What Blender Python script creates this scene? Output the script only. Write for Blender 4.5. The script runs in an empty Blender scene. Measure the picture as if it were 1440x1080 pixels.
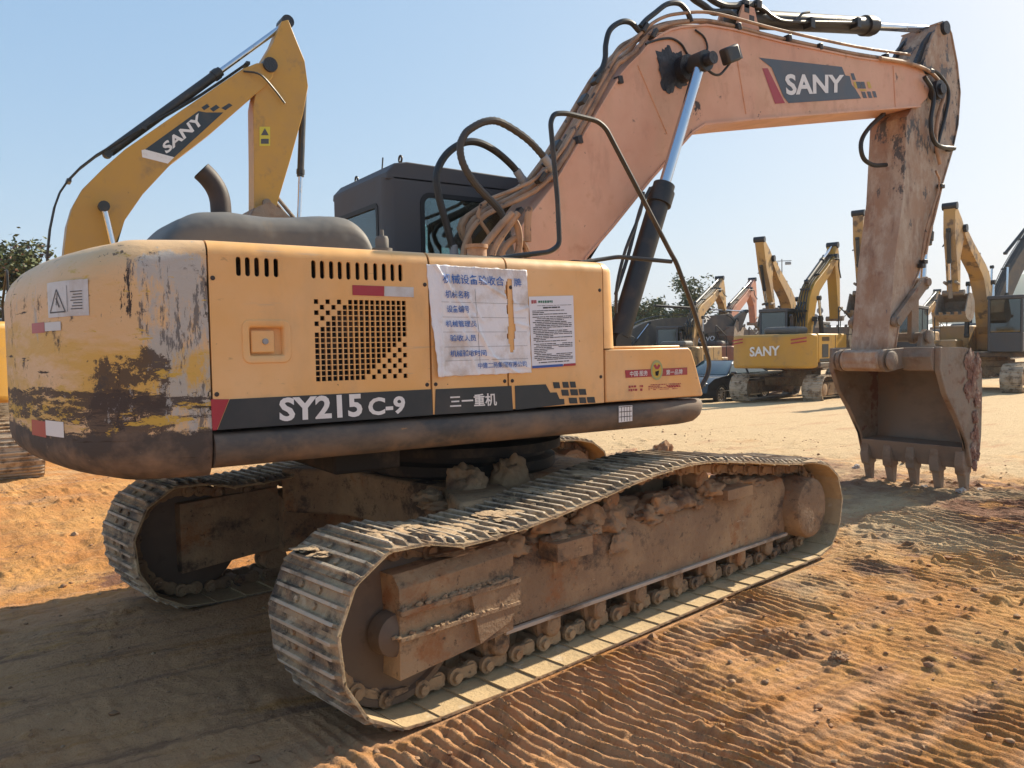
import bpy, bmesh, math, random
import numpy as np
from mathutils import Vector, Matrix, Quaternion
R = math.radians
rng = random.Random(7)
sc = bpy.context.scene
col = sc.collection

# ------------------------------------------------------------------ materials
def mat(name, base, rough=.6, metal=0., layers=(), bump=(), spec=.5, rand=0., coord='Object'):
    """layers: (colour, scale, lo, hi, detail, stretch, opts) noise masks over the base; opts: rough, grad=(axis,lo,hi), fac, metal, voro"""
    m = bpy.data.materials.new(name); m.use_nodes = True
    nt = m.node_tree; N = nt.nodes; L = nt.links
    b = N['Principled BSDF']
    b.inputs['Specular IOR Level'].default_value = spec
    tc = N.new('ShaderNodeTexCoord')
    src = tc.outputs[coord]
    oi = N.new('ShaderNodeObjectInfo')
    ad = N.new('ShaderNodeVectorMath'); ad.operation = 'MULTIPLY_ADD'
    L.new(oi.outputs['Random'], ad.inputs[0]); ad.inputs[1].default_value = (37, 53, 71); L.new(src, ad.inputs[2])
    srcr = ad.outputs[0] if rand else src
    def mapped(st):
        if tuple(st) == (1, 1, 1): return srcr
        mp = N.new('ShaderNodeMapping'); mp.inputs['Scale'].default_value = st[:3]
        if len(st) > 3: mp.inputs['Rotation'].default_value = (0, 0, st[3])
        L.new(srcr, mp.inputs['Vector']); return mp.outputs[0]
    def val(c):
        r = N.new('ShaderNodeRGB'); r.outputs[0].default_value = (*c, 1); return r.outputs[0]
    def math_(op, a, c=None, d=None, clamp=False):
        n = N.new('ShaderNodeMath'); n.operation = op; n.use_clamp = clamp
        for i, v in enumerate((a, c, d)):
            if v is None: continue
            if isinstance(v, (int, float)): n.inputs[i].default_value = v
            else: L.new(v, n.inputs[i])
        return n.outputs[0]
    c = val(base); rg = None; mt = None
    if rand:
        hs = N.new('ShaderNodeHueSaturation'); L.new(c, hs.inputs['Color'])
        L.new(math_('MULTIPLY_ADD', oi.outputs['Random'], rand, 1 - rand / 2), hs.inputs['Value']); c = hs.outputs[0]
    rgh = math_('ADD', rough, 0.)
    mtl = math_('ADD', metal, 0.)
    sep = None
    for ly in layers:
        cl, scale, lo, hi, det, st = ly[:6]; op = ly[6] if len(ly) > 6 else {}
        nz = N.new('ShaderNodeTexNoise'); nz.inputs['Scale'].default_value = scale
        nz.inputs['Detail'].default_value = det; nz.inputs['Roughness'].default_value = op.get('nr', .6)
        if 'dist' in op: nz.inputs['Distortion'].default_value = op['dist']
        L.new(mapped(st), nz.inputs['Vector'])
        v = nz.outputs['Fac']
        for (ax, g0, g1, amt) in op.get('bias', ()):
            if sep is None:
                sep = N.new('ShaderNodeSeparateXYZ'); L.new(src, sep.inputs[0])
            mr = N.new('ShaderNodeMapRange'); mr.interpolation_type = 'SMOOTHSTEP'
            L.new(sep.outputs[ax], mr.inputs[0]); mr.inputs[1].default_value = g0; mr.inputs[2].default_value = g1
            mr.inputs[3].default_value = 0; mr.inputs[4].default_value = amt
            v = math_('ADD', v, mr.outputs[0])
        mr = N.new('ShaderNodeMapRange'); L.new(v, mr.inputs[0])
        mr.inputs[1].default_value = lo; mr.inputs[2].default_value = hi
        f = math_('MULTIPLY', mr.outputs[0], op.get('fac', 1.), clamp=True)
        mx = N.new('ShaderNodeMix'); mx.data_type = 'RGBA'
        L.new(f, mx.inputs[0]); L.new(c, mx.inputs[6]); mx.inputs[7].default_value = (*cl, 1); c = mx.outputs[2]
        if 'rough' in op:
            q = N.new('ShaderNodeMix'); L.new(f, q.inputs[0]); L.new(rgh, q.inputs[2]); q.inputs[3].default_value = op['rough']; rgh = q.outputs[0]
        if 'metal' in op:
            q = N.new('ShaderNodeMix'); L.new(f, q.inputs[0]); L.new(mtl, q.inputs[2]); q.inputs[3].default_value = op['metal']; mtl = q.outputs[0]
    L.new(c, b.inputs['Base Color']); L.new(rgh, b.inputs['Roughness']); L.new(mtl, b.inputs['Metallic'])
    prev = None
    for (scale, strength, dist, det, st) in bump:
        nz = N.new('ShaderNodeTexNoise'); nz.inputs['Scale'].default_value = scale; nz.inputs['Detail'].default_value = det
        nz.inputs['Roughness'].default_value = .65
        L.new(mapped(st), nz.inputs['Vector'])
        bp = N.new('ShaderNodeBump'); bp.inputs['Strength'].default_value = strength; bp.inputs['Distance'].default_value = dist
        L.new(nz.outputs['Fac'], bp.inputs['Height'])
        if prev: L.new(prev, bp.inputs['Normal'])
        prev = bp.outputs[0]
    if prev: L.new(prev, b.inputs['Normal'])
    return m

I3 = (1, 1, 1)
DUST = (.42, .29, .17); MUD = (.20, .125, .07); RUST = (.13, .05, .02); GREASE = (.012, .011, .01)
M = {}
M['tan'] = mat('tan_paint', (.76, .41, .135), .42, layers=[
    ((.40, .25, .13), 1.8, .56, .8, 12, (1, 1, .35), dict(fac=.7, rough=.75, nr=.7)), ((.52, .34, .20), 7, .64, .67, 12, (.18, .18, 2.6), dict(fac=.6, rough=.7)), ((.30, .17, .08), 20, .70, .73, 10, (.15, 1, 1.2), dict(fac=.5)),
    ((.88, .60, .34), .9, .45, .72, 8, I3, dict(fac=.6, rough=.6)), (DUST, 3, .55, .8, 8, (1, 1, .5), dict(fac=.45, rough=.8)),
    ((.30, .17, .07), 9, .68, .74, 10, (1, 1, 2.5), dict(fac=.5)), (DUST, 5, .72, 1.0, 6, I3, dict(bias=[(2, 1.75, 1.3, .22)], fac=.6, rough=.85)),
    ((.10, .05, .03), 40, .74, .76, 4, I3, {})], bump=[(2.0, .45, .03, 3, I3), (5, .12, .01, 4, I3), (90, .05, .002, 4, I3)])
M['counterweight'] = mat('battered_paint', (.68, .43, .20), .5, layers=[
    ((.74, .50, .30), 1.4, .38, .68, 6, I3, dict(fac=.8)),
    ((.62, .36, .055), 2.2, .55, .63, 10, (.6, .6, 2.2), dict(bias=[(2, 1.90, 1.70, .11), (2, 1.38, 1.3, -.2)], fac=.85)),
    ((.46, .31, .16), 3, .58, .72, 12, (.5, .5, 3), dict(fac=.6, nr=.7)),
    ((.40, .41, .40), 4.5, .66, .74, 12, (1.5, 1.5, .55), dict(bias=[(0, -2.26, -2.14, .17), (2, 1.62, 1.74, .08), (2, 2.05, 2.12, -.25)], rough=.7, fac=.8, nr=.75)),
    ((.11, .10, .095), 10, .64, .66, 14, (1.6, 1.6, .30), dict(bias=[(0, -2.3, -2.16, .08), (2, 1.6, 1.7, .03), (2, 2.04, 2.12, -.2)], rough=.7, nr=.78, fac=.85)),
    ((.075, .050, .036), 5.2, .725, .735, 15, (1.0, 1.0, 1.1), dict(bias=[(0, -2.44, -2.34, .135), (0, -2.13, -2.07, -.15), (2, 1.74, 1.60, .15)], rough=.75, nr=.80, fac=.93)),
    ((.045, .03, .024), 8, .69, .70, 15, (1.6, 1.6, .40), dict(bias=[(0, -2.36, -2.30, .14), (0, -2.24, -2.19, -.12), (2, 1.60, 1.56, .02), (2, 1.96, 2.04, -.10)], rough=.75, nr=.78)),
    ((.060, .042, .034), 3.6, .69, .70, 15, (.7, .7, 5), dict(bias=[(2, 1.54, 1.48, .24), (2, 1.38, 1.34, -.08), (0, -2.15, -2.08, -.06)], rough=.8, nr=.78, fac=.93)),
    ((.58, .36, .06), 7, .60, .615, 14, (.7, .7, 2.4), dict(bias=[(2, 1.50, 1.42, .06), (2, 1.30, 1.26, -.3)], nr=.76)),
    ((.38, .36, .33), 9, .64, .655, 14, (1.4, 1.4, .7), dict(bias=[(2, 1.60, 1.5, .03), (0, -2.3, -2.2, .04)], nr=.8, fac=.8)),
    ((.075, .060, .050), 5, .58, .64, 14, I3, dict(bias=[(2, 1.36, 1.26, .30)], rough=.85, nr=.75)),
    ((.04, .028, .02), 8, .655, .665, 13, (.14, .14, 2.6), dict(rough=.8, nr=.72)),
    ((.05, .032, .022), 10, .66, .67, 13, (.16, .16, 3.0), dict(bias=[(2, 1.75, 1.6, .04)], rough=.8, nr=.72)),
    ((.05, .03, .02), 20, .685, .695, 12, (.8, .8, .8), dict(rough=.8, nr=.74)),
    ((.04, .028, .022), 13, .65, .665, 14, (1, 1, .6), dict(bias=[(0, -1.975, -1.935, .11), (2, 2.1, 2.16, -.2)], rough=.8, nr=.78)),
    ((.30, .20, .13), 5, .50, .75, 12, I3, dict(bias=[(2, 1.30, 1.10, .14), (2, 1.32, 1.40, -.4)], rough=.9, fac=.8)),
    ((.42, .38, .33), 24, .67, .70, 12, (.6, .6, .6), dict(bias=[(2, 1.55, 1.4, .02)], rough=.8, fac=.7, nr=.75)),
    ], bump=[(2.5, .5, .02, 4, I3), (14, .5, .008, 12, (1, 1, 2))])
M['frame_dark'] = mat('worn_dark_frame', (.05, .043, .037), .6, layers=[
    ((.20, .14, .095), 4, .38, .7, 10, (1, 1, 2), dict(rough=.85, fac=.9)), ((.22, .14, .085), 6, .55, .8, 10, I3, dict(bias=[(2, 1.25, 1.15, .15)], rough=.9)),
    ((.36, .19, .07), 14, .70, .74, 8, (.5, 1, 1), {})], bump=[(30, .25, .004, 8, I3)])
M['boom'] = mat('boom_paint', (.62, .32, .195), .45, layers=[
    ((.78, .50, .34), 1.0, .42, .66, 10, I3, dict(fac=.65, rough=.65)), (DUST, 2.5, .5, .8, 8, (1, 1, .6), dict(fac=.5, rough=.8)),
    ((.42, .17, .075), 6, .58, .75, 9, I3, dict(fac=.5)),
    ((.045, .03, .025), 6, .685, .70, 12, (1, 1, 1.2), dict(rough=.7, nr=.7)), ((.36, .17, .10), 2.2, .55, .72, 12, (2, 2, .8), dict(fac=.5, nr=.7)), ((.03, .02, .02), 30, .72, .74, 4, I3, {}), ((.05, .035, .028), 5, .70, .715, 13, (1, 1, .7), dict(nr=.76, rough=.6, bias=[(0, 1.75, 2.1, .09), (0, 2.55, 2.9, -.09)])), ((.06, .042, .03), 4, .66, .70, 12, (1, 1, 1), dict(nr=.74, bias=[(2, 4.05, 4.3, .06), (0, 2.0, 1.6, .04)], fac=.8))],
    bump=[(1.7, .2, .02, 3, I3), (60, .08, .002, 6, I3)])
M['arm'] = mat('arm_paint', (.34, .195, .11), .6, layers=[
    ((.38, .28, .20), 2, .38, .6, 10, (1.3, 1.3, .7), dict(fac=.8)), ((.50, .42, .33), 4, .46, .62, 12, (1.3, 1.3, .7), dict(rough=.85, fac=.75, nr=.72)),
    ((.17, .085, .05), 3, .52, .70, 12, (2.2, 2.2, .6), dict(fac=.75, nr=.7)), ((.22, .11, .07), 9, .58, .7, 12, (1, 1, 1), dict(fac=.6)),
    ((.055, .055, .055), 3.4, .63, .655, 14, (1.7, 1.7, .8), dict(bias=[(2, 2.6, 3.8, .10)], rough=.5, nr=.76, fac=.9)), ((.10, .10, .11), 8, .66, .68, 12, (2.5, 2.5, .5), dict(rough=.5, nr=.74, fac=.8)),
    ((.03, .022, .02), 26, .70, .71, 10, I3, dict(nr=.7))],
    bump=[(2, .3, .02, 4, I3), (40, .4, .005, 8, (1, 1, .6))])
M['steel_mud'] = mat('muddy_steel', (.25, .155, .085), .8, layers=[
    ((.40, .265, .145), 1.8, .44, .60, 12, I3, dict(rough=.95, nr=.7)), ((.30, .12, .04), 3.2, .54, .64, 12, I3, dict(fac=.8, nr=.7)),
    ((.055, .040, .030), 2.6, .54, .63, 14, (1, 1, 1.3), dict(fac=.88, nr=.74)), ((.50, .36, .21), 9, .60, .68, 12, (1, 1, .5), dict(fac=.85, nr=.78)),
    ((.66, .54, .40), 12, .69, .71, 10, (.25, 1, 2.5), dict(fac=.85, nr=.7)), ((.03, .022, .017), 20, .58, .66, 12, I3, dict(fac=.8, nr=.74))],
    bump=[(7, .9, .03, 12, I3), (60, .9, .008, 8, I3)], rand=.25)
M['shoe'] = mat('track_shoe_steel', (.13, .09, .06), .7, layers=[
    ((.40, .29, .18), 4.0, .41, .55, 12, I3, dict(rough=.95, nr=.7)), ((.20, .10, .05), 8, .52, .66, 12, I3, dict(fac=.7, rough=.9, nr=.7)),
    ((.045, .034, .026), 5, .52, .62, 12, I3, dict(fac=.9, nr=.74)), ((.54, .41, .25), 7, .59, .65, 14, I3, dict(rough=1, fac=.85, nr=.75)),
    ((.50, .36, .19), 6, .50, .70, 12, I3, dict(bias=[(2, .006, .003, .25)], rough=1, fac=.85, nr=.72)),
    ((.60, .50, .38), 6, .60, .72, 8, I3, dict(bias=[(2, .029, .034, .20)], rough=.5, metal=.15, fac=.7))],
    bump=[(22, .8, .016, 12, I3), (110, .6, .005, 8, I3)], rand=.3)
M['black_metal'] = mat('black_metal', (.022, .021, .019), .42, layers=[
    ((.12, .088, .06), 6, .50, .72, 8, I3, dict(fac=.45, rough=.85))], bump=[(40, .12, .003, 6, I3)])
M['wheel'] = mat('worn_idler_steel', (.115, .080, .055), .6, layers=[((.20, .135, .085), 3, .45, .65, 10, I3, dict(rough=.9, fac=.8)), ((.05, .036, .028), 6, .6, .7, 10, I3, dict(fac=.7))], bump=[(50, .5, .004, 6, I3)])
M['engine_cover'] = mat('dusty_black_cover', (.085, .083, .078), .5, layers=[
    ((.17, .155, .135), 3, .3, .75, 8, I3, dict(rough=.85, fac=.9)), ((.25, .18, .11), 8, .6, .8, 8, I3, dict(fac=.5, rough=.9))],
    bump=[(2.5, .5, .03, 3, I3), (30, .1, .003, 5, I3)])
M['cab'] = mat('cab_paint', (.070, .070, .076), .6, layers=[
    ((.10, .085, .075), 3, .4, .75, 8, I3, dict(fac=.7, rough=.85))], bump=[(30, .1, .003, 5, I3)])
M['rubber'] = mat('rubber_hose', (.016, .016, .016), .45, layers=[((.12, .09, .065), 9, .56, .75, 8, I3, dict(fac=.4, rough=.9))], bump=[(60, .15, .002, 4, I3)])
M['hardline'] = mat('painted_pipe', (.42, .25, .14), .5, layers=[
    ((.20, .13, .09), 7, .45, .65, 10, I3, dict(fac=.8, rough=.85)), ((.04, .03, .025), 11, .62, .66, 10, I3, dict(fac=.9))])
M['grease'] = mat('old_grease', (.014, .014, .018), .4, layers=[((.08, .06, .05), 8, .55, .75, 8, I3, dict(rough=.9))], bump=[(25, .8, .02, 8, I3)])
M['chrome'] = mat('chrome_rod', (.62, .64, .68), .16, metal=1., layers=[((.35, .28, .2), 8, .6, .8, 8, (1, 1, .4), dict(rough=.6, metal=.3, fac=.7))])
M['rust'] = mat('rusty_pipe', (.02, .017, .016), .6, layers=[((.055, .036, .03), 5, .4, .65, 9, I3, {}), ((.02, .015, .014), 4, .5, .7, 6, I3, {})], bump=[(40, .3, .004, 8, I3)])
M['dark'] = mat('dark_inside', (.012, .011, .010), .9)
M['bay'] = mat('dark_engine_bay', (.012, .010, .009), .8, layers=[((.10, .07, .05), 9, .55, .62, 10, (1, 1, .4), {})])  # near-black with brown streaks, seen through the door vents
M['stripe'] = mat('faded_stripe', (.022, .030, .036), .38, layers=[((.10, .085, .07), 4, .5, .85, 9, I3, dict(fac=.6, rough=.8))])
M['boom_stripe'] = mat('faded_boom_stripe', (.06, .075, .095), .4, layers=[((.16, .13, .12), 4, .45, .85, 9, I3, dict(fac=.7, rough=.8))])
M['red'] = mat('red_decal', (.36, .025, .04), .4, layers=[((.30, .16, .10), 5, .5, .85, 9, I3, dict(fac=.5))])
M['reflect'] = mat('pale_reflective_tape', (.55, .55, .55), .35, layers=[((.35, .27, .2), 9, .45, .75, 9, I3, dict(fac=.7))])
M['white'] = mat('white_letter', (.74, .73, .71), .45, layers=[((.45, .36, .26), 8, .55, .8, 9, I3, dict(fac=.5))])
M['paper'] = mat('weathered_paper', (.78, .78, .80), .55, layers=[((.60, .57, .53), 5, .5, .8, 10, I3, dict(fac=.8)), ((.42, .30, .18), 6, .66, .74, 10, I3, dict(fac=.5)),
    ((.42, .30, .20), 5, .52, .66, 10, I3, dict(bias=[(2, 1.98, 2.05, .12), (0, -.72, -.62, 0)], fac=.45))], bump=[(14, .8, .01, 6, (1, 1, .6)), (5, .6, .02, 3, (2, 1, 1))])
M['paper2'] = mat('laminated_paper', (.72, .72, .76), .35, bump=[(6, .15, .01, 3, I3)])
M['blueink'] = mat('blue_print', (.05, .15, .44), .6, layers=[((.5, .48, .45), 30, .58, .64, 8, I3, dict(fac=.8))])
M['blackink'] = mat('black_print', (.07, .07, .075), .6)
M['bluebar'] = mat('blue_bar', (.04, .10, .34), .5)
M['glassrubber'] = mat('window_seal', (.012, .012, .013), .6)
M['chip'] = mat('bare_chip', (.04, .03, .026), .7)
M['lampglass'] = mat('lamp_lens', (.25, .25, .25), .15, spec=.8)
M['yellow'] = mat('yellow_paint', (.52, .28, .035), .45, layers=[
    ((.42, .24, .06), 1.2, .4, .7, 8, I3, dict(fac=.8)), ((.26, .17, .08), 2.5, .55, .7, 12, I3, dict(fac=.7, rough=.8, nr=.7)), ((.06, .045, .035), 7, .66, .69, 12, I3, dict(nr=.74))])
M['ochre'] = mat('dusty_ochre_paint', (.48, .28, .085), .55, layers=[
    ((.36, .23, .12), 1.3, .4, .6, 10, I3, dict(fac=.9)), ((.10, .07, .05), 2.2, .54, .62, 12, I3, dict(fac=.8, rough=.8))], rand=.12)
M['pink'] = mat('faded_red_paint', (.44, .19, .12), .6, layers=[((.22, .14, .09), 3.5, .55, .72, 9, I3, dict(fac=.8, rough=.8))])
M['greyboom'] = mat('grey_boom_paint', (.11, .095, .08), .6, layers=[((.24, .18, .12), 2.5, .45, .7, 9, I3, dict(fac=.7, rough=.85))])
M['bucket'] = mat('worn_bucket_steel', (.21, .175, .135), .6, layers=[
    ((.27, .20, .145), 3, .4, .62, 10, I3, dict(rough=.9)), ((.17, .10, .055), 4, .5, .7, 10, (1, 1, 1.5), dict(fac=.85, rough=.9)),
    ((.16, .065, .045), 6, .62, .7, 12, I3, dict(fac=.8, rough=.95, bias=[(0, 5.95, 6.25, .14)])), ((.34, .27, .21), 14, .62, .72, 10, I3, dict(fac=.7))],
    bump=[(6, .6, .03, 10, I3), (50, .5, .005, 8, I3)])
M['bucket_in'] = mat('bucket_inner_steel', (.22, .18, .145), .55, layers=[((.11, .09, .078), 1.6, .48, .68, 10, (1, 1, 1.6), dict(fac=.8)), ((.30, .19, .12), 2.5, .5, .70, 10, I3, dict(fac=.8, rough=.9))], bump=[(10, .4, .01, 8, I3)])
M['baked'] = mat('baked_red_clay', (.20, .10, .07), .95, layers=[((.30, .22, .17), 9, .45, .62, 10, I3, {}), ((.09, .045, .035), 12, .5, .7, 10, I3, dict(fac=.8))], bump=[(30, .9, .015, 12, I3)])
M['clod'] = mat('red_clay_clod', (.30, .155, .075), .95, layers=[((.42, .27, .15), 5, .45, .65, 10, I3, {}), ((.17, .085, .045), 7, .55, .7, 10, I3, dict(fac=.8))], bump=[(18, .8, .02, 12, I3)], rand=.2)
M['clay_dry'] = mat('dry_mud', (.42, .29, .17), .95, layers=[((.46, .34, .21), 8, .45, .65, 12, I3, {}), ((.2, .12, .07), 9, .58, .72, 12, I3, dict(fac=.7))], bump=[(28, .9, .015, 12, I3)])
M['stone'] = mat('pale_stone', (.42, .37, .33), .85, layers=[((.25, .17, .12), 7, .5, .65, 8, I3, {})], bump=[(20, .5, .01, 8, I3)])
M['bark'] = mat('bark', (.10, .075, .05), .9, bump=[(20, .6, .01, 6, (1, 1, .3))])
M['leaf'] = mat('leaf_green', (.075, .10, .03), .6, layers=[((.12, .13, .04), 1.6, .4, .65, 4, I3, {}), ((.05, .06, .025), 2.6, .5, .7, 4, I3, {})], rand=.2)
M['leaf_red'] = mat('leaf_reddish', (.16, .07, .04), .6)
M['carpaint'] = mat('black_car_paint', (.012, .014, .018), .12, spec=.7)
M['tyre'] = mat('tyre_rubber', (.02, .02, .02), .8)
M['alloy'] = mat('alloy_rim', (.55, .55, .57), .3, metal=.9)
M['galv'] = mat('galvanised_pole', (.28, .29, .30), .5)
M['blueboard'] = mat('blue_banner', (.05, .16, .33), .6)
M['green_print'] = mat('green_print', (.03, .16, .10), .6)
M['emblem'] = mat('emblem_gold', (.55, .38, .05), .5)
M['emblem_rim'] = mat('emblem_rim', (.35, .38, .16), .5)
M['shed'] = mat('pale_shed_wall', (.42, .45, .46), .7)
M['gland'] = mat('blue_grey_cylinder', (.16, .20, .22), .45, layers=[((.3, .24, .17), 6, .55, .75, 8, I3, dict(fac=.7, rough=.8))])
M['lit_edge'] = mat('lit_flange_edge', (.42, .35, .28), .5, layers=[((.16, .10, .06), 6, .5, .62, 10, (.5, 1, 1), {})])  # pale colour paints the sunlit line along the track frame flange
M['under'] = mat('shaded_underside', (.022, .018, .015), .8, layers=[((.09, .06, .04), 5, .5, .7, 8, I3, {})])  # near-black base carries the shade under the body; brown patches are mud
M['hardline_dark'] = mat('spiral_guard', (.055, .048, .04), .6)
M['hill'] = mat('hill_scrub', (.055, .085, .045), .95, layers=[((.12, .11, .06), .02, .45, .65, 8, I3, {})])

def glass(name, tint, mixv=.25):
    m = bpy.data.materials.new(name); m.use_nodes = True; nt = m.node_tree; N = nt.nodes; L = nt.links
    N.remove(N['Principled BSDF']); out = N['Material Output']
    t = N.new('ShaderNodeBsdfTransparent'); t.inputs[0].default_value = (*tint, 1)
    g = N.new('ShaderNodeBsdfGlossy'); g.inputs['Roughness'].default_value = .04; g.inputs[0].default_value = (.9, .95, .95, 1)
    lw = N.new('ShaderNodeLayerWeight'); lw.inputs[0].default_value = mixv
    mx = N.new('ShaderNodeMixShader'); L.new(lw.outputs['Fresnel'], mx.inputs[0]); L.new(t.outputs[0], mx.inputs[1]); L.new(g.outputs[0], mx.inputs[2])
    L.new(mx.outputs[0], out.inputs[0]); return m
M['glass'] = glass('cab_glass', (.66, .76, .75), .45)
M['carglass'] = glass('car_glass', (.10, .16, .17), .5)

# ------------------------------------------------------------------ mesh helpers
def mesh_obj(name, bm, material, parent=None, loc=(0, 0, 0), smooth=35, bevel=0., seg=2, rot=None):
    me = bpy.data.meshes.new(name)
    bmesh.ops.recalc_face_normals(bm, faces=bm.faces[:])
    bm.to_mesh(me); bm.free()
    mats = material if isinstance(material, (list, tuple)) else [material]
    for mm in mats: me.materials.append(mm)
    if smooth:
        for p in me.polygons: p.use_smooth = True
        me.set_sharp_from_angle(angle=R(smooth))
    o = bpy.data.objects.new(name, me); col.objects.link(o)
    o.location = loc
    if rot is not None: o.rotation_euler = rot
    if parent: o.parent = parent
    if bevel:
        bv = o.modifiers.new('bevel', 'BEVEL'); bv.width = bevel; bv.segments = seg; bv.limit_method = 'ANGLE'; bv.angle_limit = R(40); bv.harden_normals = False
    return o
def empty(name, loc=(0, 0, 0), rz=0., label=None, cat=None, group=None):
    o = bpy.data.objects.new(name, None); col.objects.link(o); o.location = loc; o.rotation_euler = (0, 0, rz); o.empty_display_size = .3
    if label: tag(o, label, cat, group)
    return o
def tag(o, label=None, cat=None, group=None, kind=None):
    if label: o['label'] = label
    if cat: o['category'] = cat
    if group: o['group'] = group
    if kind: o['kind'] = kind
    return o
def NB(): return bmesh.new()
def box(bm, c, s, rot=None, mi=0):
    mt = Matrix.Translation(c) @ (rot.to_4x4() if rot is not None else Matrix.Identity(4)) @ Matrix.Diagonal((*s, 1))
    r = bmesh.ops.create_cube(bm, size=1, matrix=mt)
    for f in {f for v in r['verts'] for f in v.link_faces}: f.material_index = mi
def box2(bm, x0, x1, y0, y1, z0, z1, mi=0):
    box(bm, ((x0 + x1) / 2, (y0 + y1) / 2, (z0 + z1) / 2), (abs(x1 - x0), abs(y1 - y0), abs(z1 - z0)), mi=mi)
def prism(bm, pts, a, b, axis='y', mi=0):
    """extrude a 2-D outline: axis y -> pts are (x,z); x -> (y,z); z -> (x,y)"""
    def P(p, t):
        return {'y': (p[0], t, p[1]), 'x': (t, p[0], p[1]), 'z': (p[0], p[1], t)}[axis]
    va = [bm.verts.new(P(p, a)) for p in pts]; vb = [bm.verts.new(P(p, b)) for p in pts]
    n = len(pts); fs = []
    for i in range(n): fs.append(bm.faces.new((va[i], va[(i + 1) % n], vb[(i + 1) % n], vb[i])))
    fs.append(bm.faces.new(va)); fs.append(bm.faces.new(vb[::-1]))
    for f in fs[-2:]: bmesh.ops.triangulate(bm, faces=[f]) if n > 8 else None
    for f in bm.faces:
        if f.is_valid and mi and f.material_index == 0 and (f.verts[0] in va or f.verts[0] in vb): f.material_index = mi
def frame_at(t):
    t = t.normalized(); u = Vector((0, 0, 1)) if abs(t.z) < .9 else Vector((1, 0, 0))
    a = t.cross(u).normalized(); return a, a.cross(t).normalized()
def cyl(bm, p0, p1, r, r2=None, n=20, cap=True, mi=0):
    p0 = Vector(p0); p1 = Vector(p1); r2 = r if r2 is None else r2
    a, b = frame_at(p1 - p0)
    A = [bm.verts.new(p0 + (a * math.cos(2 * math.pi * i / n) + b * math.sin(2 * math.pi * i / n)) * r) for i in range(n)]
    B = [bm.verts.new(p1 + (a * math.cos(2 * math.pi * i / n) + b * math.sin(2 * math.pi * i / n)) * r2) for i in range(n)]
    for i in range(n): bm.faces.new((A[i], A[(i + 1) % n], B[(i + 1) % n], B[i])).material_index = mi
    if cap: bm.faces.new(A[::-1]).material_index = mi; bm.faces.new(B).material_index = mi
def lathe(bm, p0, axis, prof, n=28, mi=0):
    """prof: (distance along axis, radius)"""
    p0 = Vector(p0); t = Vector(axis).normalized(); a, b = frame_at(t); prev = None
    for (d, r) in prof:
        ring = [bm.verts.new(p0 + t * d + (a * math.cos(2 * math.pi * i / n) + b * math.sin(2 * math.pi * i / n)) * max(r, .0005)) for i in range(n)]
        if prev:
            for i in range(n): bm.faces.new((prev[i], prev[(i + 1) % n], ring[(i + 1) % n], ring[i])).material_index = mi
        else: bm.faces.new(ring[::-1]).material_index = mi
        prev = ring
    bm.faces.new(prev).material_index = mi
def spline(pts, n=8, closed=False):
    P = [Vector(p) for p in pts]; out = []; m = len(P)
    for i in range(m if closed else m - 1):
        p0 = P[(i - 1) % m] if closed or i > 0 else P[0] * 2 - P[1]; p1 = P[i]; p2 = P[(i + 1) % m]
        p3 = P[(i + 2) % m] if closed or i < m - 2 else P[-1] * 2 - P[-2]
        for k in range(n):
            t = k / n
            out.append(.5 * ((2 * p1) + (p2 - p0) * t + (2 * p0 - 5 * p1 + 4 * p2 - p3) * t * t + (3 * p1 - p0 - 3 * p2 + p3) * t ** 3))
    if not closed: out.append(P[-1])
    return out
def tube(bm, pts, r, n=10, rf=None, mi=0):
    P = [Vector(p) for p in pts]; m = len(P)
    T = [(P[min(i + 1, m - 1)] - P[max(i - 1, 0)]).normalized() for i in range(m)]
    a, b = frame_at(T[0]); prev = None
    for i in range(m):
        if i:
            q = T[i - 1].rotation_difference(T[i]); a = q @ a; b = q @ b
        rr = rf(i / (m - 1), i) * r if rf else r
        ring = [bm.verts.new(P[i] + (a * math.cos(2 * math.pi * k / n) + b * math.sin(2 * math.pi * k / n)) * rr) for k in range(n)]
        if prev:
            for k in range(n): bm.faces.new((prev[k], prev[(k + 1) % n], ring[(k + 1) % n], ring[k])).material_index = mi
        else: bm.faces.new(ring[::-1]).material_index = mi
        prev = ring
    bm.faces.new(prev).material_index = mi
def rounded(pts, r, k=4):
    """round the corners of a 3-D polyline"""
    P = [Vector(p) for p in pts]; out = [P[0]]
    for i in range(1, len(P) - 1):
        a = (P[i - 1] - P[i]); b = (P[i + 1] - P[i]); d = min(r, a.length * .45, b.length * .45)
        A = P[i] + a.normalized() * d; B = P[i] + b.normalized() * d
        for j in range(k + 1):
            t = j / k; out.append(A.lerp(P[i], t).lerp(P[i].lerp(B, t), t))
    out.append(P[-1]); return out
_ft = None
def text_pts(body, bold=.0):
    """outline of a word as triangles, from the built-in font, fitted to the unit box"""
    c = bpy.data.curves.new('word', 'FONT'); c.body = body; c.resolution_u = 3; c.offset = bold; c.fill_mode = 'FRONT'
    o = bpy.data.objects.new('word', c); col.objects.link(o)
    bpy.context.view_layer.update()
    dg = bpy.context.evaluated_depsgraph_get(); me = bpy.data.meshes.new_from_object(o.evaluated_get(dg))
    V = [(v.co.x, v.co.y) for v in me.vertices]; F = [tuple(p.vertices) for p in me.polygons]
    bpy.data.objects.remove(o); bpy.data.curves.remove(c); bpy.data.meshes.remove(me)
    x0 = min(v[0] for v in V); x1 = max(v[0] for v in V); y0 = min(v[1] for v in V); y1 = max(v[1] for v in V)
    return [((x - x0) / (x1 - x0), (y - y0) / (y1 - y0)) for x, y in V], F
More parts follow.
